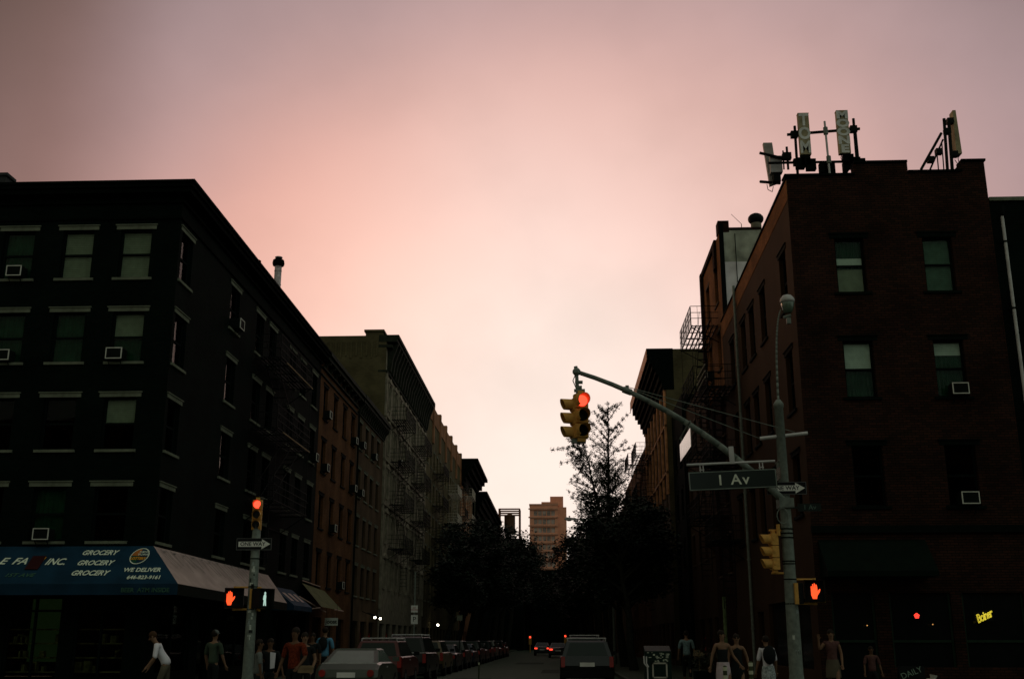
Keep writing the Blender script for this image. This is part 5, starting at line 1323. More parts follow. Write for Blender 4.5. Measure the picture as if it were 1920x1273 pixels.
def ginkgo(x, y, seed, label):
    """upright ginkgo: two leaders with feathery side shoots clothed by small leaf tufts"""
    rv = random.Random(seed); t = thing('ginkgo_tree', (x, y, .15), label, 'tree', 'street trees'); mb = MB(); pts = []
    def shoot(a, b_, r0, dens, spread, sag=0.0):
        d = b_ - a; n = max(4, int(d.length / .35)); q = a.copy()
        for k in range(1, n + 1):
            u = k / n; nx = a + d * u + Vector((rv.uniform(-.03, .03), rv.uniform(-.03, .03), -sag * math.sin(u * 3.14)))
            mb.tube(q, nx, r0 * (1 - .85 * (k - 1) / n), 5, r2=r0 * (1 - .85 * u), cap=False); q = nx
            for _ in range(int(dens * d.length / n)):
                pts.append(tuple(nx + Vector((rv.gauss(0, spread), rv.gauss(0, spread), rv.gauss(0, spread)))))
    T0 = Vector((0, 0, 0)); H1 = at(1140, 757, y) - Vector((x, y, .15)); H2 = at(1094, 828, y) - Vector((x, y, .15)); fork = Vector((-.1, 0, 7.2))
    mb.tube(T0, fork, .24, 10, r2=.16, cap=False); shoot(fork, H1, .15, 150, .07); shoot(fork, H2, .12, 140, .08)
    def branches(a, b_, n, L0, L1, z0, side=0, dens=80):
        for k in range(n):
            u = z0 + (.98 - z0) * k / n; o = a + (b_ - a) * u; g = rv.uniform(0, 6.283)
            if side and rv.random() < .6: g = R(180 if side < 0 else 0) + rv.uniform(-.7, .7)
            L_ = (L0 + (L1 - L0) * u) * rv.uniform(.6, 1.15)
            e = o + Vector((math.cos(g) * L_, math.sin(g) * L_, L_ * rv.uniform(.35, 1.15)))
            shoot(o, e, .035, dens, .075, sag=-.05)
            if L_ > 1.2:
                for q in range(2): o2 = o + (e - o) * rv.uniform(.3, .8); shoot(o2, o2 + Vector((rv.uniform(-.6, .6), rv.uniform(-.6, .6), rv.uniform(-.1, .6))), .02, dens, .07)
    branches(fork, H1, 44, 2.5, .95, .10, dens=92); branches(fork, H2, 38, 2.2, 1.1, .12, side=-1, dens=95)
    branches(Vector((0, 0, 4)), fork, 16, 2.4, 2.4, 0, dens=110)
    # the two long, drooping shoots to the left
    for (u, v, u2, v2) in ((1094, 828, 1037, 843), (1098, 848, 1053, 868), (1100, 862, 1082, 890), (1140, 830, 1165, 800), (1140, 812, 1175, 778), (1150, 845, 1190, 836), (1092, 828, 1112, 795), (1140, 800, 1128, 772), (1105, 835, 1130, 830)):
        shoot(at(u, v, y) - Vector((x, y, .15)), at(u2, v2, y) - Vector((x, y, .15)), .03, 130, .07, sag=.1)
    # denser lower foliage
    for k in range(84):
        z = rv.uniform(4.6, 12.9); a = rv.uniform(0, 6.283); q = rv.uniform(.2, 2.1) * (1.15 - (z - 6.5) / 9); c = Vector((math.cos(a) * q * (1.15 if math.cos(a) > 0 else .8) + .1, math.sin(a) * q, z))
        for _ in range(230): pts.append(tuple(c + Vector((rv.gauss(0, .33), rv.gauss(0, .33), rv.gauss(0, .36)))))
    mb.build('trunk', M_bark, t, world=False); leaf_mesh('crown', pts, .075, M_leafg, t, seed + 3)
ginkgo(3.45, 74.0, 21, 'tall feathery ginkgo tree with two pointed leaders below the hanging traffic light')
TL = [(KL - .9, 78, 8.0, 2.1), (KL - .9, 88, 10.0, 2.8), (KL - .8, 98, 12.0, 3.5), (KL - .9, 109, 12.9, 4.6), (KL - .8, 121, 12.2, 4.6), (KL - .9, 136, 14.8, 4.2), (KL - .9, 152, 16.2, 3.9), (KL - .8, 174, 17.6, 4.0)]
TR = [(KR + 1.0, 58, 8.8, 3.0), (KR + 1.0, 66, 10.0, 3.2), (KR + .9, 84, 11.0, 3.0), (KR + .8, 95, 11.6, 3.1), (KR + .9, 106, 11.4, 3.3), (KR + .8, 118, 11.8, 3.6), (KR + .9, 134, 12.0, 3.9), (KR + .9, 152, 12.6, 4.2), (KR + .8, 176, 13.4, 4.6)]
ordn = ['first', 'second', 'third', 'fourth', 'fifth', 'sixth', 'seventh', 'eighth', 'ninth', 'tenth']
for i, (x, y, h, r) in enumerate(TL): tree(x, y, h, r, 100 + i, f'dark leafy street tree, {ordn[i]} along the left kerb', n=12000, lean=(1.3, 0), size=.15 + i * .012)
for i, (x, y, h, r) in enumerate(TR): tree(x, y, h, r, 200 + i, f'dark leafy street tree, {ordn[i]} along the right kerb', n=12000, lean=(-.5, 0), size=.15 + i * .012)
# far-off trees that close the street
for i, (x, y, h, r) in enumerate([(-6.5, 200, 16.5, 5), (-1.0, 218, 14.5, 6.5), (5.0, 198, 14.5, 5.5)]):
    tree(x, y, h, r, 300 + i, f'far tree closing the end of the street, {["left", "middle", "right"][i]} of three', n=8000, size=.28)

# ================================================================== cars
def paint(name, c, rough=.42, metal=.1): return mat(name, c, rough, metal, var=.10, coat=.25, spec=.4)
def car(x, y, kind, pm, label, rz=0.0, lit=False, rails=False, glass=None, sx=1.0):
    t = thing('parked_car' if not lit else 'car', (x, y, 0), label, 'car', 'cars in the side street', rz=rz + 1e-7)
    W = .9 * sx; Lh = 2.25
    if kind == 'sedan':
        low = [(-2.25, .42), (-2.28, .62), (-2.22, .92), (-1.55, .99), (1.0, .95), (1.9, .86), (2.22, .70), (2.28, .45), (2.2, .28), (-2.2, .26)]
        cab = (-1.75, -.95, .55, 1.35, .97, 1.40)      # belt rear y, roof rear y, roof front y, belt front y, zbelt, zroof
    elif kind == 'suv':
        low = [(-2.28, .48), (-2.33, .75), (-2.25, 1.08), (1.1, 1.08), (2.0, 1.0), (2.3, .85), (2.36, .5), (2.25, .32), (-2.2, .32)]
        cab = (-2.22, -1.9, .45, 1.2, 1.08, 1.60)
    elif kind == 'van':
        low = [(-2.4, .48), (-2.45, .75), (-2.4, 1.15), (1.5, 1.12), (2.2, 1.0), (2.45, .8), (2.45, .5), (2.3, .32), (-2.3, .32)]
        cab = (-2.38, -2.15, 1.0, 1.75, 1.14, 1.76)
    else:             # small round-backed coupe
        low = [(-2.0, .40), (-2.1, .58), (-2.02, .80), (-1.7, .95), (-1.3, 1.0), (.9, .97), (1.7, .86), (2.05, .66), (2.1, .42), (1.95, .28), (-1.9, .26)]
        cab = (-1.62, -.62, .45, 1.15, .98, 1.37)
    mb = MB(); bev = .09
    cy_ = sum(p[0] for p in low) / len(low); cz_ = sum(p[1] for p in low) / len(low)
    ins = [((p[0] - cy_) * .965 + cy_, (p[1] - cz_) * .86 + cz_) for p in low]; n = len(low)
    rings = [[Vector((-W, p[0], p[1])) for p in ins], [Vector((-W + bev, p[0], p[1])) for p in low], [Vector((W - bev, p[0], p[1])) for p in low], [Vector((W, p[0], p[1])) for p in ins]]
    vs = [v for r_ in rings for v in r_]; fs = [tuple(range(n)), tuple(range(4 * n - 1, 3 * n - 1, -1))]
    for j in range(3):
        for k in range(n): fs.append((j * n + k, (j + 1) * n + k, (j + 1) * n + (k + 1) % n, j * n + (k + 1) % n))
    mb.grid_faces(vs, fs)
    by, ry, fy, ffy, zb, zr = cab; wb, wr = W - .07, W - .24
    c8 = [Vector((-wb, by, zb - .05)), Vector((wb, by, zb - .05)), Vector((wb, ffy, zb - .05)), Vector((-wb, ffy, zb - .05)), Vector((-wr, ry, zr - .04)), Vector((wr, ry, zr - .04)), Vector((wr, fy, zr - .04)), Vector((-wr, fy, zr - .04))]
    k_ = .9; c4 = [Vector((v.x * k_, (v.y - (ry + fy) / 2) * .93 + (ry + fy) / 2, zr)) for v in c8[4:]]
    mb.grid_faces(c8 + c4, [(0, 4, 5, 1), (1, 5, 6, 2), (2, 6, 7, 3), (3, 7, 4, 0), (4, 8, 9, 5), (5, 9, 10, 6), (6, 10, 11, 7), (7, 11, 8, 4), (8, 11, 10, 9)])
    body = mb.build('body', pm, t, world=False, fix=True)
    def pane(name, a, b_, c, d, inset=.08):
        ctr = (a + b_ + c + d) / 4; nn = (b_ - a).cross(d - a).normalized()
        q = [v + (ctr - v) * inset * (1.0) for v in (a, b_, c, d)]
        if nn.dot(ctr - Vector((0, (by + ffy) / 2, zb))) < 0: nn = -nn
        m_ = MB(); m_.prism([v - nn * .02 for v in q], nn * .032); m_.build(name, glass or M_carglass, t, world=False, fix=True)
    pane('rear_window', c8[0], c8[1], c8[5], c8[4], .16); pane('windscreen', c8[3], c8[2], c8[6], c8[7], .12)
    pane('side_window', c8[1], c8[2], c8[6], c8[5]); pane('side_window', c8[0], c8[3], c8[7], c8[4])
    ty = low[1][0]; zt = {'sedan': .80, 'suv': .98, 'van': 1.0, 'coupe': .68}[kind]
    for s in (-1, 1):
        m_ = MB()
        if kind == 'coupe': m_.tube((s * (W - .2), ty + .10, .70), (s * (W - .2), ty - .03, .70), .10, 12)
        elif kind in ('suv', 'van'): m_.box(s * (W - .1) - .07, s * (W - .1) + .07, ty - .012, ty + .14, zt - .28, zt + .08)
        else: m_.box(s * (W - .22) - .16, s * (W - .22) + .16, ty - .012, ty + .1, zt - .10, zt + .06)
        m_.build('tail_light', M_tailon if lit else M_tail, t, world=False)
        m_ = MB(); m_.box(s * (W - .25) - .14, s * (W - .25) + .14, 2.16, 2.30, .62, .74); m_.build('headlight', M_acw, t, world=False)
        m_ = MB(); m_.box(s * (W + .09) - .10, s * (W + .09) + .10, .86, .96, zb + .0, zb + .13); m_.build('wing_mirror', M_blk if kind != 'coupe' else pm, t, world=False)
        m_ = MB(); m_.box(s * (W + .002) - .01, s * (W + .002) + .01, -.35, -.17, zb - .16, zb - .12); m_.build('door_handle', M_galvl, t, world=False)
        for yy in (-1.38, 1.38):
            m_ = MB(); m_.tube((s * (W - .19), yy, .32), (s * (W + .012), yy, .32), .32, 18); wh = m_.build('wheel', M_tyre, t, world=False)
            m_ = MB(); m_.tube((s * (W + .0), yy, .32), (s * (W + .022), yy, .32), .19, 12); m_.build('rim', M_rim, wh, world=False)
    m_ = MB(); m_.box(-W + .05, W - .05, ty - .07, ty + .1, .36, .56); m_.build('bumper', pm if kind != 'suv' else M_blk, t, world=False)
    m_ = MB(); m_.box(-.26, .26, ty - .02 - (.06 if kind == 'coupe' else 0), ty + .02, .58, .72) if kind != 'suv' else m_.box(-.26, .26, ty - .02, ty + .02, .72, .86); m_.build('number_plate', M_signw, t, world=False)
    m_ = MB(); m_.box(-W + .1, W - .1, by - .03, by + .02, zb - .035, zb + .0); m_.build('trim_strip', M_galvl, t, world=False)
    if rails:
        m_ = MB()
        for s in (-1, 1): m_.tube((s * (wr - .04), ry + .1, zr + .06), (s * (wr - .04), fy - .1, zr + .06), .02, 6); m_.box(s * (wr - .04) - .02, s * (wr - .04) + .02, ry + .15, ry + .22, zr - .02, zr + .06); m_.box(s * (wr - .04) - .02, s * (wr - .04) + .02, fy - .22, fy - .15, zr - .02, zr + .06)
        m_.tube((-wr, ry + .5, zr + .08), (wr, ry + .5, zr + .08), .022, 6); m_.tube((-wr, fy - .5, zr + .08), (wr, fy - .5, zr + .08), .022, 6)
        m_.build('roof_rail', M_galvl, t, world=False)
    return t
P_beige = paint('beige_paint', (0.045, 0.055, 0.038)); P_red = paint('red_paint', (0.0792, 0.0054, 0.0036)); P_dark = paint('dark_paint', (0.0054, 0.0066, 0.0066)); P_grey = paint('grey_paint', (0.0240, 0.0264, 0.0240)); P_white = paint('white_paint', (0.132, 0.126, 0.108)); P_gold = paint('bronze_paint', (0.1232, 0.0840, 0.0392)); P_blue = paint('navy_paint', (0.012, 0.021, 0.036)); P_sil = paint('silver_paint', (0.0612, 0.0630, 0.0594), .3, .6)
M_cgl = mat('pale_car_glass', (.12, .16, .13), .15, spec=.8, var=.1)
car(-6.15, 34.6, 'coupe', P_beige, 'beige round-backed car with pale rear window at the bottom left', glass=M_cgl)
CX = -6.35
row = [(39.0 + 2.3, 'suv', P_red, 'dark red estate car parked behind the beige car', True), (48.6, 'van', P_dark, 'black van with roof rack parked beyond the red car', True),
       (55.2, 'suv', P_gold, 'bronze car with sunlit rear edge parked on the left', False), (61.6, 'sedan', P_dark, 'black saloon parked beyond the bronze car', False),
       (67.6, 'suv', P_grey, 'grey car parked in the middle of the left row', False), (73.6, 'sedan', P_blue, 'navy saloon parked beyond the grey car', False),
       (79.6, 'suv', P_dark, 'dark off-roader parked in the left row under the first tree', False), (85.6, 'sedan', P_grey, 'grey saloon under the left trees', False), (91.6, 'suv', P_dark, 'black car before the pale car in the left row', False),
       (98.4, 'suv', P_white, 'pale car whose edge catches light far down the left row', False), (105, 'sedan', P_dark, 'dark saloon far down the left row beyond the pale car', False), (112, 'suv', P_grey, 'small grey car far down the left kerb', False), (119, 'sedan', P_dark, 'last dark saloon visible along the left kerb', False)]
for y, k, pm, lab, rl in row: car(CX, y, k, pm, lab, rails=rl)
car(.95, 42.4, 'suv', P_dark, 'black off-roader with pale roof rails on the right of the road', rails=True, sx=1.06)
car(1.15, 55.0, 'van', P_dark, 'black van ahead of the black off-roader', rails=True, sx=1.04)
for y, k, pm, lab in [(63, 'sedan', P_grey, 'grey saloon parked at the right kerb beyond the vans'), (70, 'suv', P_dark, 'black car parked at the right kerb by the ginkgo'), (78, 'sedan', P_sil, 'silver saloon on the right past the ginkgo'), (86, 'suv', P_dark, 'dark car far along the right kerb')]:
    car(1.75, y, k, pm, lab)
car(-2.0, 128, 'sedan', P_dark, 'far car with lit tail lights in the left lane', lit=True); car(-.2, 112, 'sedan', P_dark, 'far car with lit tail lights in the right lane', lit=True)

# ================================================================== people
def skin_body(name, chains, m, parent, sub=1):
    """chains: list of [(pt, radius), ...]; a chain may start at an existing point (same coords joins)"""
    me = bpy.data.meshes.new(name); V = []; E = []; Rr = []; idx = {}
    def vi(p, r):
        k = (round(p[0], 4), round(p[1], 4), round(p[2], 4))
        if k not in idx: idx[k] = len(V); V.append(tuple(p)); Rr.append(r)
        return idx[k]
    for ch in chains:
        pr = None
        for p, r in ch:
            i = vi(p, r)
            if pr is not None and pr != i and (pr, i) not in E and (i, pr) not in E: E.append((pr, i))
            pr = i
    me.from_pydata(V, E, []); o = bpy.data.objects.new(name, me); COL.objects.link(o)
    md = o.modifiers.new('s', 'SKIN'); md.use_smooth_shade = True
    for i, r in enumerate(Rr):
        r2 = r if isinstance(r, tuple) else (r, r); me.skin_vertices[0].data[i].radius = r2
    me.skin_vertices[0].data[0].use_root = True
    sb = o.modifiers.new('b', 'SUBSURF'); sb.levels = sub; sb.render_levels = sub
    nm = bpy.data.meshes.new_from_object(o.evaluated_get(bpy.context.evaluated_depsgraph_get()))
    o.modifiers.clear(); o.data = nm; bpy.data.meshes.remove(me)
    nm.materials.clear(); nm.materials.append(m)
    for p in nm.polygons: p.use_smooth = True; p.material_index = 0
    o.parent = parent; return o
V3 = Vector
def gz(x, y):
    if 26.4 <= y and (x < KL or x > KR):
        for cx_, sg in ((KL - 3.0, 1), (KR + 3.0, -1)):
            if y < 29.4 and (x - cx_) * sg > 0 and (sg > 0) == (x < 0) and math.hypot(x - cx_, y - 29.4) > 3.0: return 0.0
        return .15
    return 0.0
def person(x, y, rz, label, h=1.7, shirt=None, pants=None, skirt=None, skin=None, hair=None, bend=0.0, arms=None, sleeve=.5, stride=.15, zoff=.15, hat=None, strapless=False, long_hair=False, bag=None, cap=None, pack=None, female=False, head_turn=0, glasses=False):
    zoff = gz(x, y)
    t = thing('person', (x, y, zoff), label, 'person', None, rz=rz + 1e-7)
    skin = skin or M_skin; hair = hair or M_hair; k = h / 1.75
    hip = .93 * k; sh = 1.42 * k; wS = (.17 if female else .20) * k; wH = (.10 if female else .095) * k
    def B(p):       # bend torso forward (-y) about the hips
        p = V3(p); d = p.z - hip
        if d > 0 and bend: return V3((p.x, p.y - math.sin(bend) * d, hip + math.cos(bend) * d))
        return p
    pel = V3((0, 0, hip)); wa = B((0, 0, 1.08 * k)); ch = B((0, .01, 1.28 * k)); nb = B((0, .01, 1.44 * k)); nk = B((0, 0, 1.49 * k)); ub = B((0, .01, 1.38 * k)); jw = B((0, -.02, 1.57 * k)); hd = B((0, -.005, 1.65 * k)); tp = B((0, .01, 1.72 * k))
    rt = .125 * k if not female else .11 * k
    c1 = .10 * k; lg = .78 if pants else 1.0
    chains = [[(pel, c1), (wa, .085 * k), (ch, .10 * k if not strapless else (.135 * k, .10 * k)), (ub, (.12 * k, .09 * k)), (nb, .066 * k), (nk, .052 * k), (jw, .068 * k), (hd, (.086 * k, .102 * k)), (tp, .06 * k)]]
    shoe = MB(); Hs = []
    for s in (-1, 1):
        hp_ = V3((s * wH, 0, hip - .06)); st = stride * s
        kn = V3((s * wH, -.03 - st * .55 - (.02), .50 * k)); an = V3((s * wH, .03 - st, .09)); toe = an + V3((0, -.15, -.045))
        chains.append([(pel, c1), (hp_, .088 * k * lg), (kn, .058 * k * lg), ((kn + an) / 2 + V3((0, .02, .06)), .054 * k * lg), (an, .036 * k), (toe, .03)])
        shoe.ell(an + V3((0, -.065, -.045)), (.048, .135, .05), 10)
        A = (arms or {}).get(s) or ((s * .07, -.02, -.30), (s * .03, -.12, -.25))
        so_ = B((s * wS, .01, 1.41 * k)); el = so_ + V3(A[0]) * k; wr = el + V3(A[1]) * k
        dr = (wr - el).normalized(); palm = wr + dr * .075 * k; side = dr.cross(V3((0, 1, .2))).normalized(); 
        chains.append([(ub, (.12 * k, .09 * k)), (so_, .060 * k), (el, .041 * k), ((el + wr) / 2, .038 * k), (wr, .026 * k), (palm, (.036 * k, .02 * k))])
        for j, (of, ln) in enumerate(((-.030, .062), (-.010, .075), (.010, .072), (.028, .055))):
            a = palm + side * of * k + dr * .035 * k; m1 = a + dr * ln * .5 * k; e = m1 + (dr * .8 + V3((0, -.5, 0))).normalized() * ln * .5 * k
            chains.append([(palm, (.036 * k, .02 * k)), (a, .0105 * k), (m1, .0095 * k), (e, .008 * k)])
        th0 = palm - side * .034 * k - dr * .02 * k; th1 = th0 - side * .03 * k + dr * .035 * k
        chains.append([(palm, (.036 * k, .02 * k)), (th0, .012 * k), (th1, .009 * k)])
        Hs.append((so_, el, wr, palm))
    skin_body('body', chains, skin, t)
    shoe.build('shoe', M_blk, t, world=False, smooth=True)
    # face: eyes, nose, mouth, ears
    up = (hd - nk).normalized(); fw = V3((math.sin(R(head_turn)), -math.cos(R(head_turn)), 0)); fw = (fw - up * fw.dot(up)).normalized(); rt_ = fw.cross(up)
    mb = MB()
    mb.ell(hd + fw * .098 * k - up * .022 * k, (.012, .018, .020), 8)
    for s in (-1, 1): mb.ell(hd + rt_ * s * .083 * k - up * .01 * k, (.012, .02, .03), 8)
    mb.build('face', skin, t, world=False, smooth=True)
    mb = MB()
    for s in (-1, 1): mb.ell(hd + rt_ * s * .032 * k + fw * .088 * k + up * .006, (.026, .014, .018) if glasses else (.013, .010, .009), 8)
    mb.ell(hd + fw * .088 * k - up * .055 * k, (.024, .008, .006), 8)
    mb.build('eyes_and_mouth', M_blk if glasses else mat('dark_features', (.06, .02, .015), .5), t, world=False, smooth=True)
    if hair is not None:
        mb = MB(); mb.ell(hd + up * .03 * k - fw * .022 * k, (.093 * k, .098 * k, .098 * k), 14)
        if long_hair:
            for q in range(5): mb.ell(hd - fw * .06 * k - up * (.03 + q * .05) * k, (.085 * k, .05 * k, .07 * k), 10)
        mb.build('hair', hair, t, world=False, smooth=True)
    if cap:
        mb = MB(); mb.ell(hd + up * .05 * k, (.102 * k, .105 * k, .085 * k), 14); mb.ell(hd + up * .04 * k + fw * .11 * k, (.07 * k, .07 * k, .012), 10); mb.build('cap', cap, t, world=False, smooth=True)
    if shirt:
        top = ch + (nb - ch) * (.22 if strapless else .93); uu = ub
        cc = [[(pel + V3((0, 0, -.07)), (.165 * k, .135 * k)), (pel + V3((0, 0, .05)), (.160 * k, .13 * k)), (wa, (rt + .020, .115 * k)), (ch, (.168 * k, .122 * k))] + ([(top, (.158 * k, .112 * k))] if strapless else [(uu, (.134 * k, .104 * k)), (top, (.085 * k, .08 * k))])]
        if not strapless:
            for (so_, el, wr, pa) in Hs:
                e = so_ + (el - so_) * min(1, sleeve / .5); c_ = [(uu, (.134 * k, .104 * k)), (so_, .072 * k), (e, .060 * k)]
                if sleeve > .5: c_.append((el + (wr - el) * (sleeve - .5) / .5, .048 * k))
                if sleeve > 0: cc.append(c_)
        skin_body('shirt', cc, shirt, t)
    if skirt:
        mb = MB(); n = 20; vs = []
        for j, (z, r_) in enumerate(((hip + .06, .155), (hip - .10, .185), (hip - .24, .195), (hip - .40 * k, .20))):
            for q in range(n): a = 6.2832 * q / n; w_ = 1 + .04 * math.sin(a * 6) * j / 3; vs.append((math.cos(a) * r_ * k * w_, math.sin(a) * r_ * .8 * k * w_, z))
        fs = [(j * n + q, j * n + (q + 1) % n, (j + 1) * n + (q + 1) % n, (j + 1) * n + q) for j in range(3) for q in range(n)]
        mb.grid_faces(vs, fs); mb.build('skirt', skirt, t, world=False, smooth=True)
    if pants:
        cc = []
        for s in (-1, 1):
            st = stride * s; hp_ = V3((s * wH, 0, hip - .06)); kn = V3((s * wH, -.05 - st * .55, .50 * k)); an = V3((s * wH, .03 - st, .12))
            cc.append([(pel + V3((0, 0, .05)), (.152 * k, .122 * k)), (pel, (.155 * k, .125 * k)), (hp_, .108 * k), (kn, .076 * k), (an, .058 * k)])
        skin_body('trousers', cc, pants, t)
    if pack:
        mb = MB(); c = ch + V3((0, .17, .0)); mb.ell(c, (.16, .10, .22), 12); 
        for s in (-1, 1): mb.path([c + V3((s * .09, -.05, .18)), ch + V3((s * .10, -.02, .17)), ch + V3((s * .11, -.125, .05)), ch + V3((s * .13, -.08, -.12))], .02, 5)
        mb.build('backpack', pack, t, world=False, smooth=True)
    if bag:
        side_, bm = bag; wr = Hs[0 if side_ < 0 else 1][3]
        mb = MB(); mb.box(wr.x - .05, wr.x + .05, wr.y - .16, wr.y + .16, wr.z - .30, wr.z - .06)
        mb.path([wr + V3((0, -.1, -.06)), wr + V3((0, -.03, .0)), wr + V3((0, .03, .0)), wr + V3((0, .1, -.06))], .008, 5); o = mb.build('bag', bm, None, world=False)
        o.location = (x, y, zoff); o.rotation_euler = (0, 0, rz); return t, o
    return t
C_white = mat('white_cotton', (0.7020, 0.6630, 0.7020), .85, var=.1); C_grey = mat('grey_cotton', (0.143, 0.154, 0.143), .9, var=.15); C_sage = mat('sage_cotton', (0.056, 0.077, 0.052), .9)
C_blue = mat('blue_cotton', (0.0936, 0.2496, 0.3744), .9, var=.15); C_teal = mat('pale_blue_check', (0.176, 0.256, 0.264), .9, var=.4, scale=22); C_red = mat('red_check', (0.126, 0.022, 0.009), .9, var=.5, scale=22)
C_black = mat('black_cloth', (.012, .014, .014), .9); C_pink = mat('pale_pink_cloth', (0.5369, 0.4290, 0.4485), .9, var=.15, scale=14); C_khaki = mat('light_khaki', (0.101, 0.086, 0.058), .9); C_navy = mat('navy_cloth', (.02, .03, .05), .9); C_print = mat('printed_cloth', (0.3705, 0.4095, 0.4095), .9, var=.6, scale=26)
C_rose = mat('rose_cloth', (0.097, 0.046, 0.041), .9, var=.3, scale=12); M_skind = mat('tan_skin', (0.1235, 0.0650, 0.0377), .6, var=.08)
M_paper = mat('brown_paper_bag', (0.210, 0.150, 0.085), .9)
PX_ = lambda u, Y: at(u, 1210, Y).x
person(PX_(314, 27), 27, R(-75), 'person in a white shirt leaning forward in profile, far left pavement', 1.74, C_white, C_khaki, bend=R(30), arms={-1: ((-.10, -.05, -.27), (-.02, -.12, -.22)), 1: ((.10, -.02, -.27), (0, -.15, -.2))}, sleeve=.55, hair=mat('brown_hair', (.05, .025, .012), .7))
person(PX_(402, 29.5), 29.5, R(160), 'person in dim sage clothes and pale cap between the white shirt and the pole', 1.70, C_sage, C_black, sleeve=.5, cap=C_grey, stride=.1)
person(PX_(487, 27), 27, R(110), 'person in a grey tee just right of the left pole', 1.62, C_grey, C_black, sleeve=.5, stride=.2, skin=M_skind, arms={-1: ((-.05, -.02, -.28), (0, -.04, -.25))})
person(PX_(507, 28.4), 28.4, R(10), 'person in black behind the grey tee carrying a white cloth', 1.64, C_black, C_black, skin=M_skind, sleeve=.5, arms={-1: ((-.08, -.05, -.25), (.10, -.20, .03)), 1: ((.09, -.02, -.28), (.08, -.06, -.26))})
p = at(511, 1236, 28.05); mb = MB(); mb.prism([(p.x - .07, 28.05, p.z + .18), (p.x + .07, 28.05, p.z + .16), (p.x + .05, 28.05, p.z - .2), (p.x - .05, 28.05, p.z - .22)], (0, .03, 0)); tag(mb.build('folded_cloth', C_white, fix=True), 'white cloth held by the person in black', 'cloth')
person(PX_(553, 26.3), 26.3, R(-15), 'person in a red checked shirt left of the beige car', 1.88, C_red, C_black, skin=M_skind, sleeve=.5, arms={1: ((.10, -.06, -.26), (-.06, -.18, -.18))})
person(PX_(571, 27.5), 27.5, R(25), 'person in black with a bare forearm reaching down beside the red shirt', 1.78, C_black, C_black, sleeve=.3, arms={-1: ((-.08, -.02, -.28), (-.03, -.1, -.26)), 1: ((.07, -.05, -.28), (-.10, -.16, -.2))})
p = at(572, 1254, 26.0); mb = MB(); mb.box(p.x - .17, p.x + .17, 26.0, 26.12, p.z - .08, p.z + .08); mb.box(p.x - .18, p.x + .18, 25.99, 26.13, p.z + .02, p.z + .045)
tag(mb.build('carton', M_paper), 'small brown carton carried beside the red checked shirt', 'box')
person(PX_(609, 36.5), 36.5, R(170), 'person in a blue shirt with a backpack walking away on the left', 1.86, C_blue, C_black, sleeve=.5, pack=C_black, stride=.18)
person(PX_(586, 34.5), 34.5, R(0), 'dim person facing the street left of the blue shirt', 1.66, C_black, C_black, skin=M_skind, sleeve=.5)
person(PX_(1287, 43), 43, R(180), 'person in a pale blue checked shirt walking away on the right pavement', 1.80, C_teal, C_black, sleeve=.5, stride=.16)
person(PX_(1354, 27.6), 27.6, R(12), 'woman in black strapless top and pale pink skirt near the right kerb', 1.68, C_black, None, C_pink, female=True, strapless=True, sleeve=0, zoff=.02, arms={-1: ((-.09, .03, -.26), (-.05, .0, -.24)), 1: ((.11, .02, -.26), (.13, -.10, -.20))}, head_turn=40, long_hair=False)
person(PX_(1381, 28.3), 28.3, R(0), 'woman in a black dress and sunglasses beside the pink-skirted woman', 1.60, C_black, None, C_black, female=True, sleeve=0, zoff=.02, glasses=True, long_hair=True, arms={-1: ((-.06, .02, -.27), (-.0, .0, -.24)), 1: ((.10, .02, -.26), (.03, -.04, -.25))})
person(PX_(1438, 26.8), 26.8, R(188), 'person seen from behind in white top with dark bag and printed skirt', 1.55, C_white, None, C_print, bend=R(8), female=True, sleeve=.5, pack=C_black, zoff=.02, hair=M_hair)
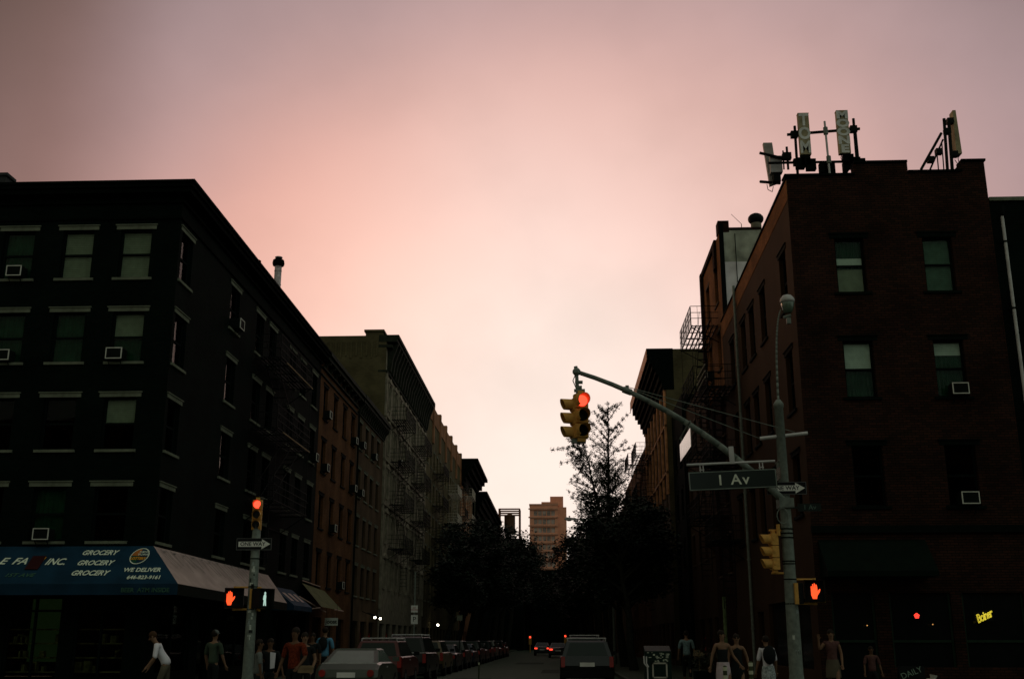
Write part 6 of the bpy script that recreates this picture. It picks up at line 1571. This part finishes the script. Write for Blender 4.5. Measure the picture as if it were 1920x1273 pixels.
person(PX_(1559, 30.2), 30.2, R(-10), 'person in rose top with one arm raised by the diner door', 1.72, C_rose, None, C_khaki, female=True, sleeve=.1, arms={-1: ((-.15, -.05, -.17), (-.01, -.08, .24)), 1: ((.07, 0, -.28), (.0, -.1, -.24))})
person(PX_(1632, 30.6), 30.6, R(0), 'small dim figure in a rose top by the diner wall', 1.30, C_rose, C_black, skin=M_skind)
# paper bag seen at the pale blue shirt's right
p = at(1311, 1225, 42.6); mb = MB(); mb.prism([(p.x - .22, 42.6, p.z - .08), (p.x + .18, 42.6, p.z - .1), (p.x + .2, 42.6, p.z + .0), (p.x - .02, 42.6, p.z + .14), (p.x - .18, 42.6, p.z + .12)], (0, .2, 0)); mb.box(p.x - .02, p.x + .02, 42.68, 42.72, .15, p.z - .08)
t_ = mb.build('sack', M_paper, fix=True); tag(t_, 'brown sack resting on a stand right of the pale blue checked shirt', 'bag')
# plants in planter on the right pavement
t = thing('planter', (PX_(1318, 41), 41, .15), 'leafy planter on the right pavement beside the walking man', 'planter')
mb = MB(); mb.box(PX_(1318, 41) - .35, PX_(1318, 41) + .35, 40.7, 41.3, .15, .55); mb.build('box', M_darkst, t)
rv = random.Random(4); leaf_mesh('foliage', [(rv.gauss(0, .22), rv.gauss(0, .18), .75 + rv.gauss(0, .17)) for _ in range(500)], .06, M_leafg, t, 6)

# ================================================================== the blocks across the avenue behind the camera (they shade the lower storeys)
for x0_, x1_, lab in ((-60, XL, 'brick block across the avenue behind the viewer, left side'), (XR, 60, 'brick block across the avenue behind the viewer, right side')):
    t = thing('avenue_building', ((x0_ + x1_) / 2, -4.5, 0), lab, 'building')
    hs_ = [(x, x + 1.1, z, z + 1.7) for x in [x0_ + 1.2 + 2.6 * k for k in range(int((x1_ - x0_ - 2) / 2.6))] for z in (4.6, 7.5, 10.4, 13.0)]
    mb = MB(); wall_holes(mb, 'y', -4.5, x0_, x1_, 0, 15.5, hs_, sgn=1); closed_shell(mb, x0_, x1_, -30, -4.5, 0, 15.5, skip=('y1',)); mb.build('wall', M_brickL2b, t)
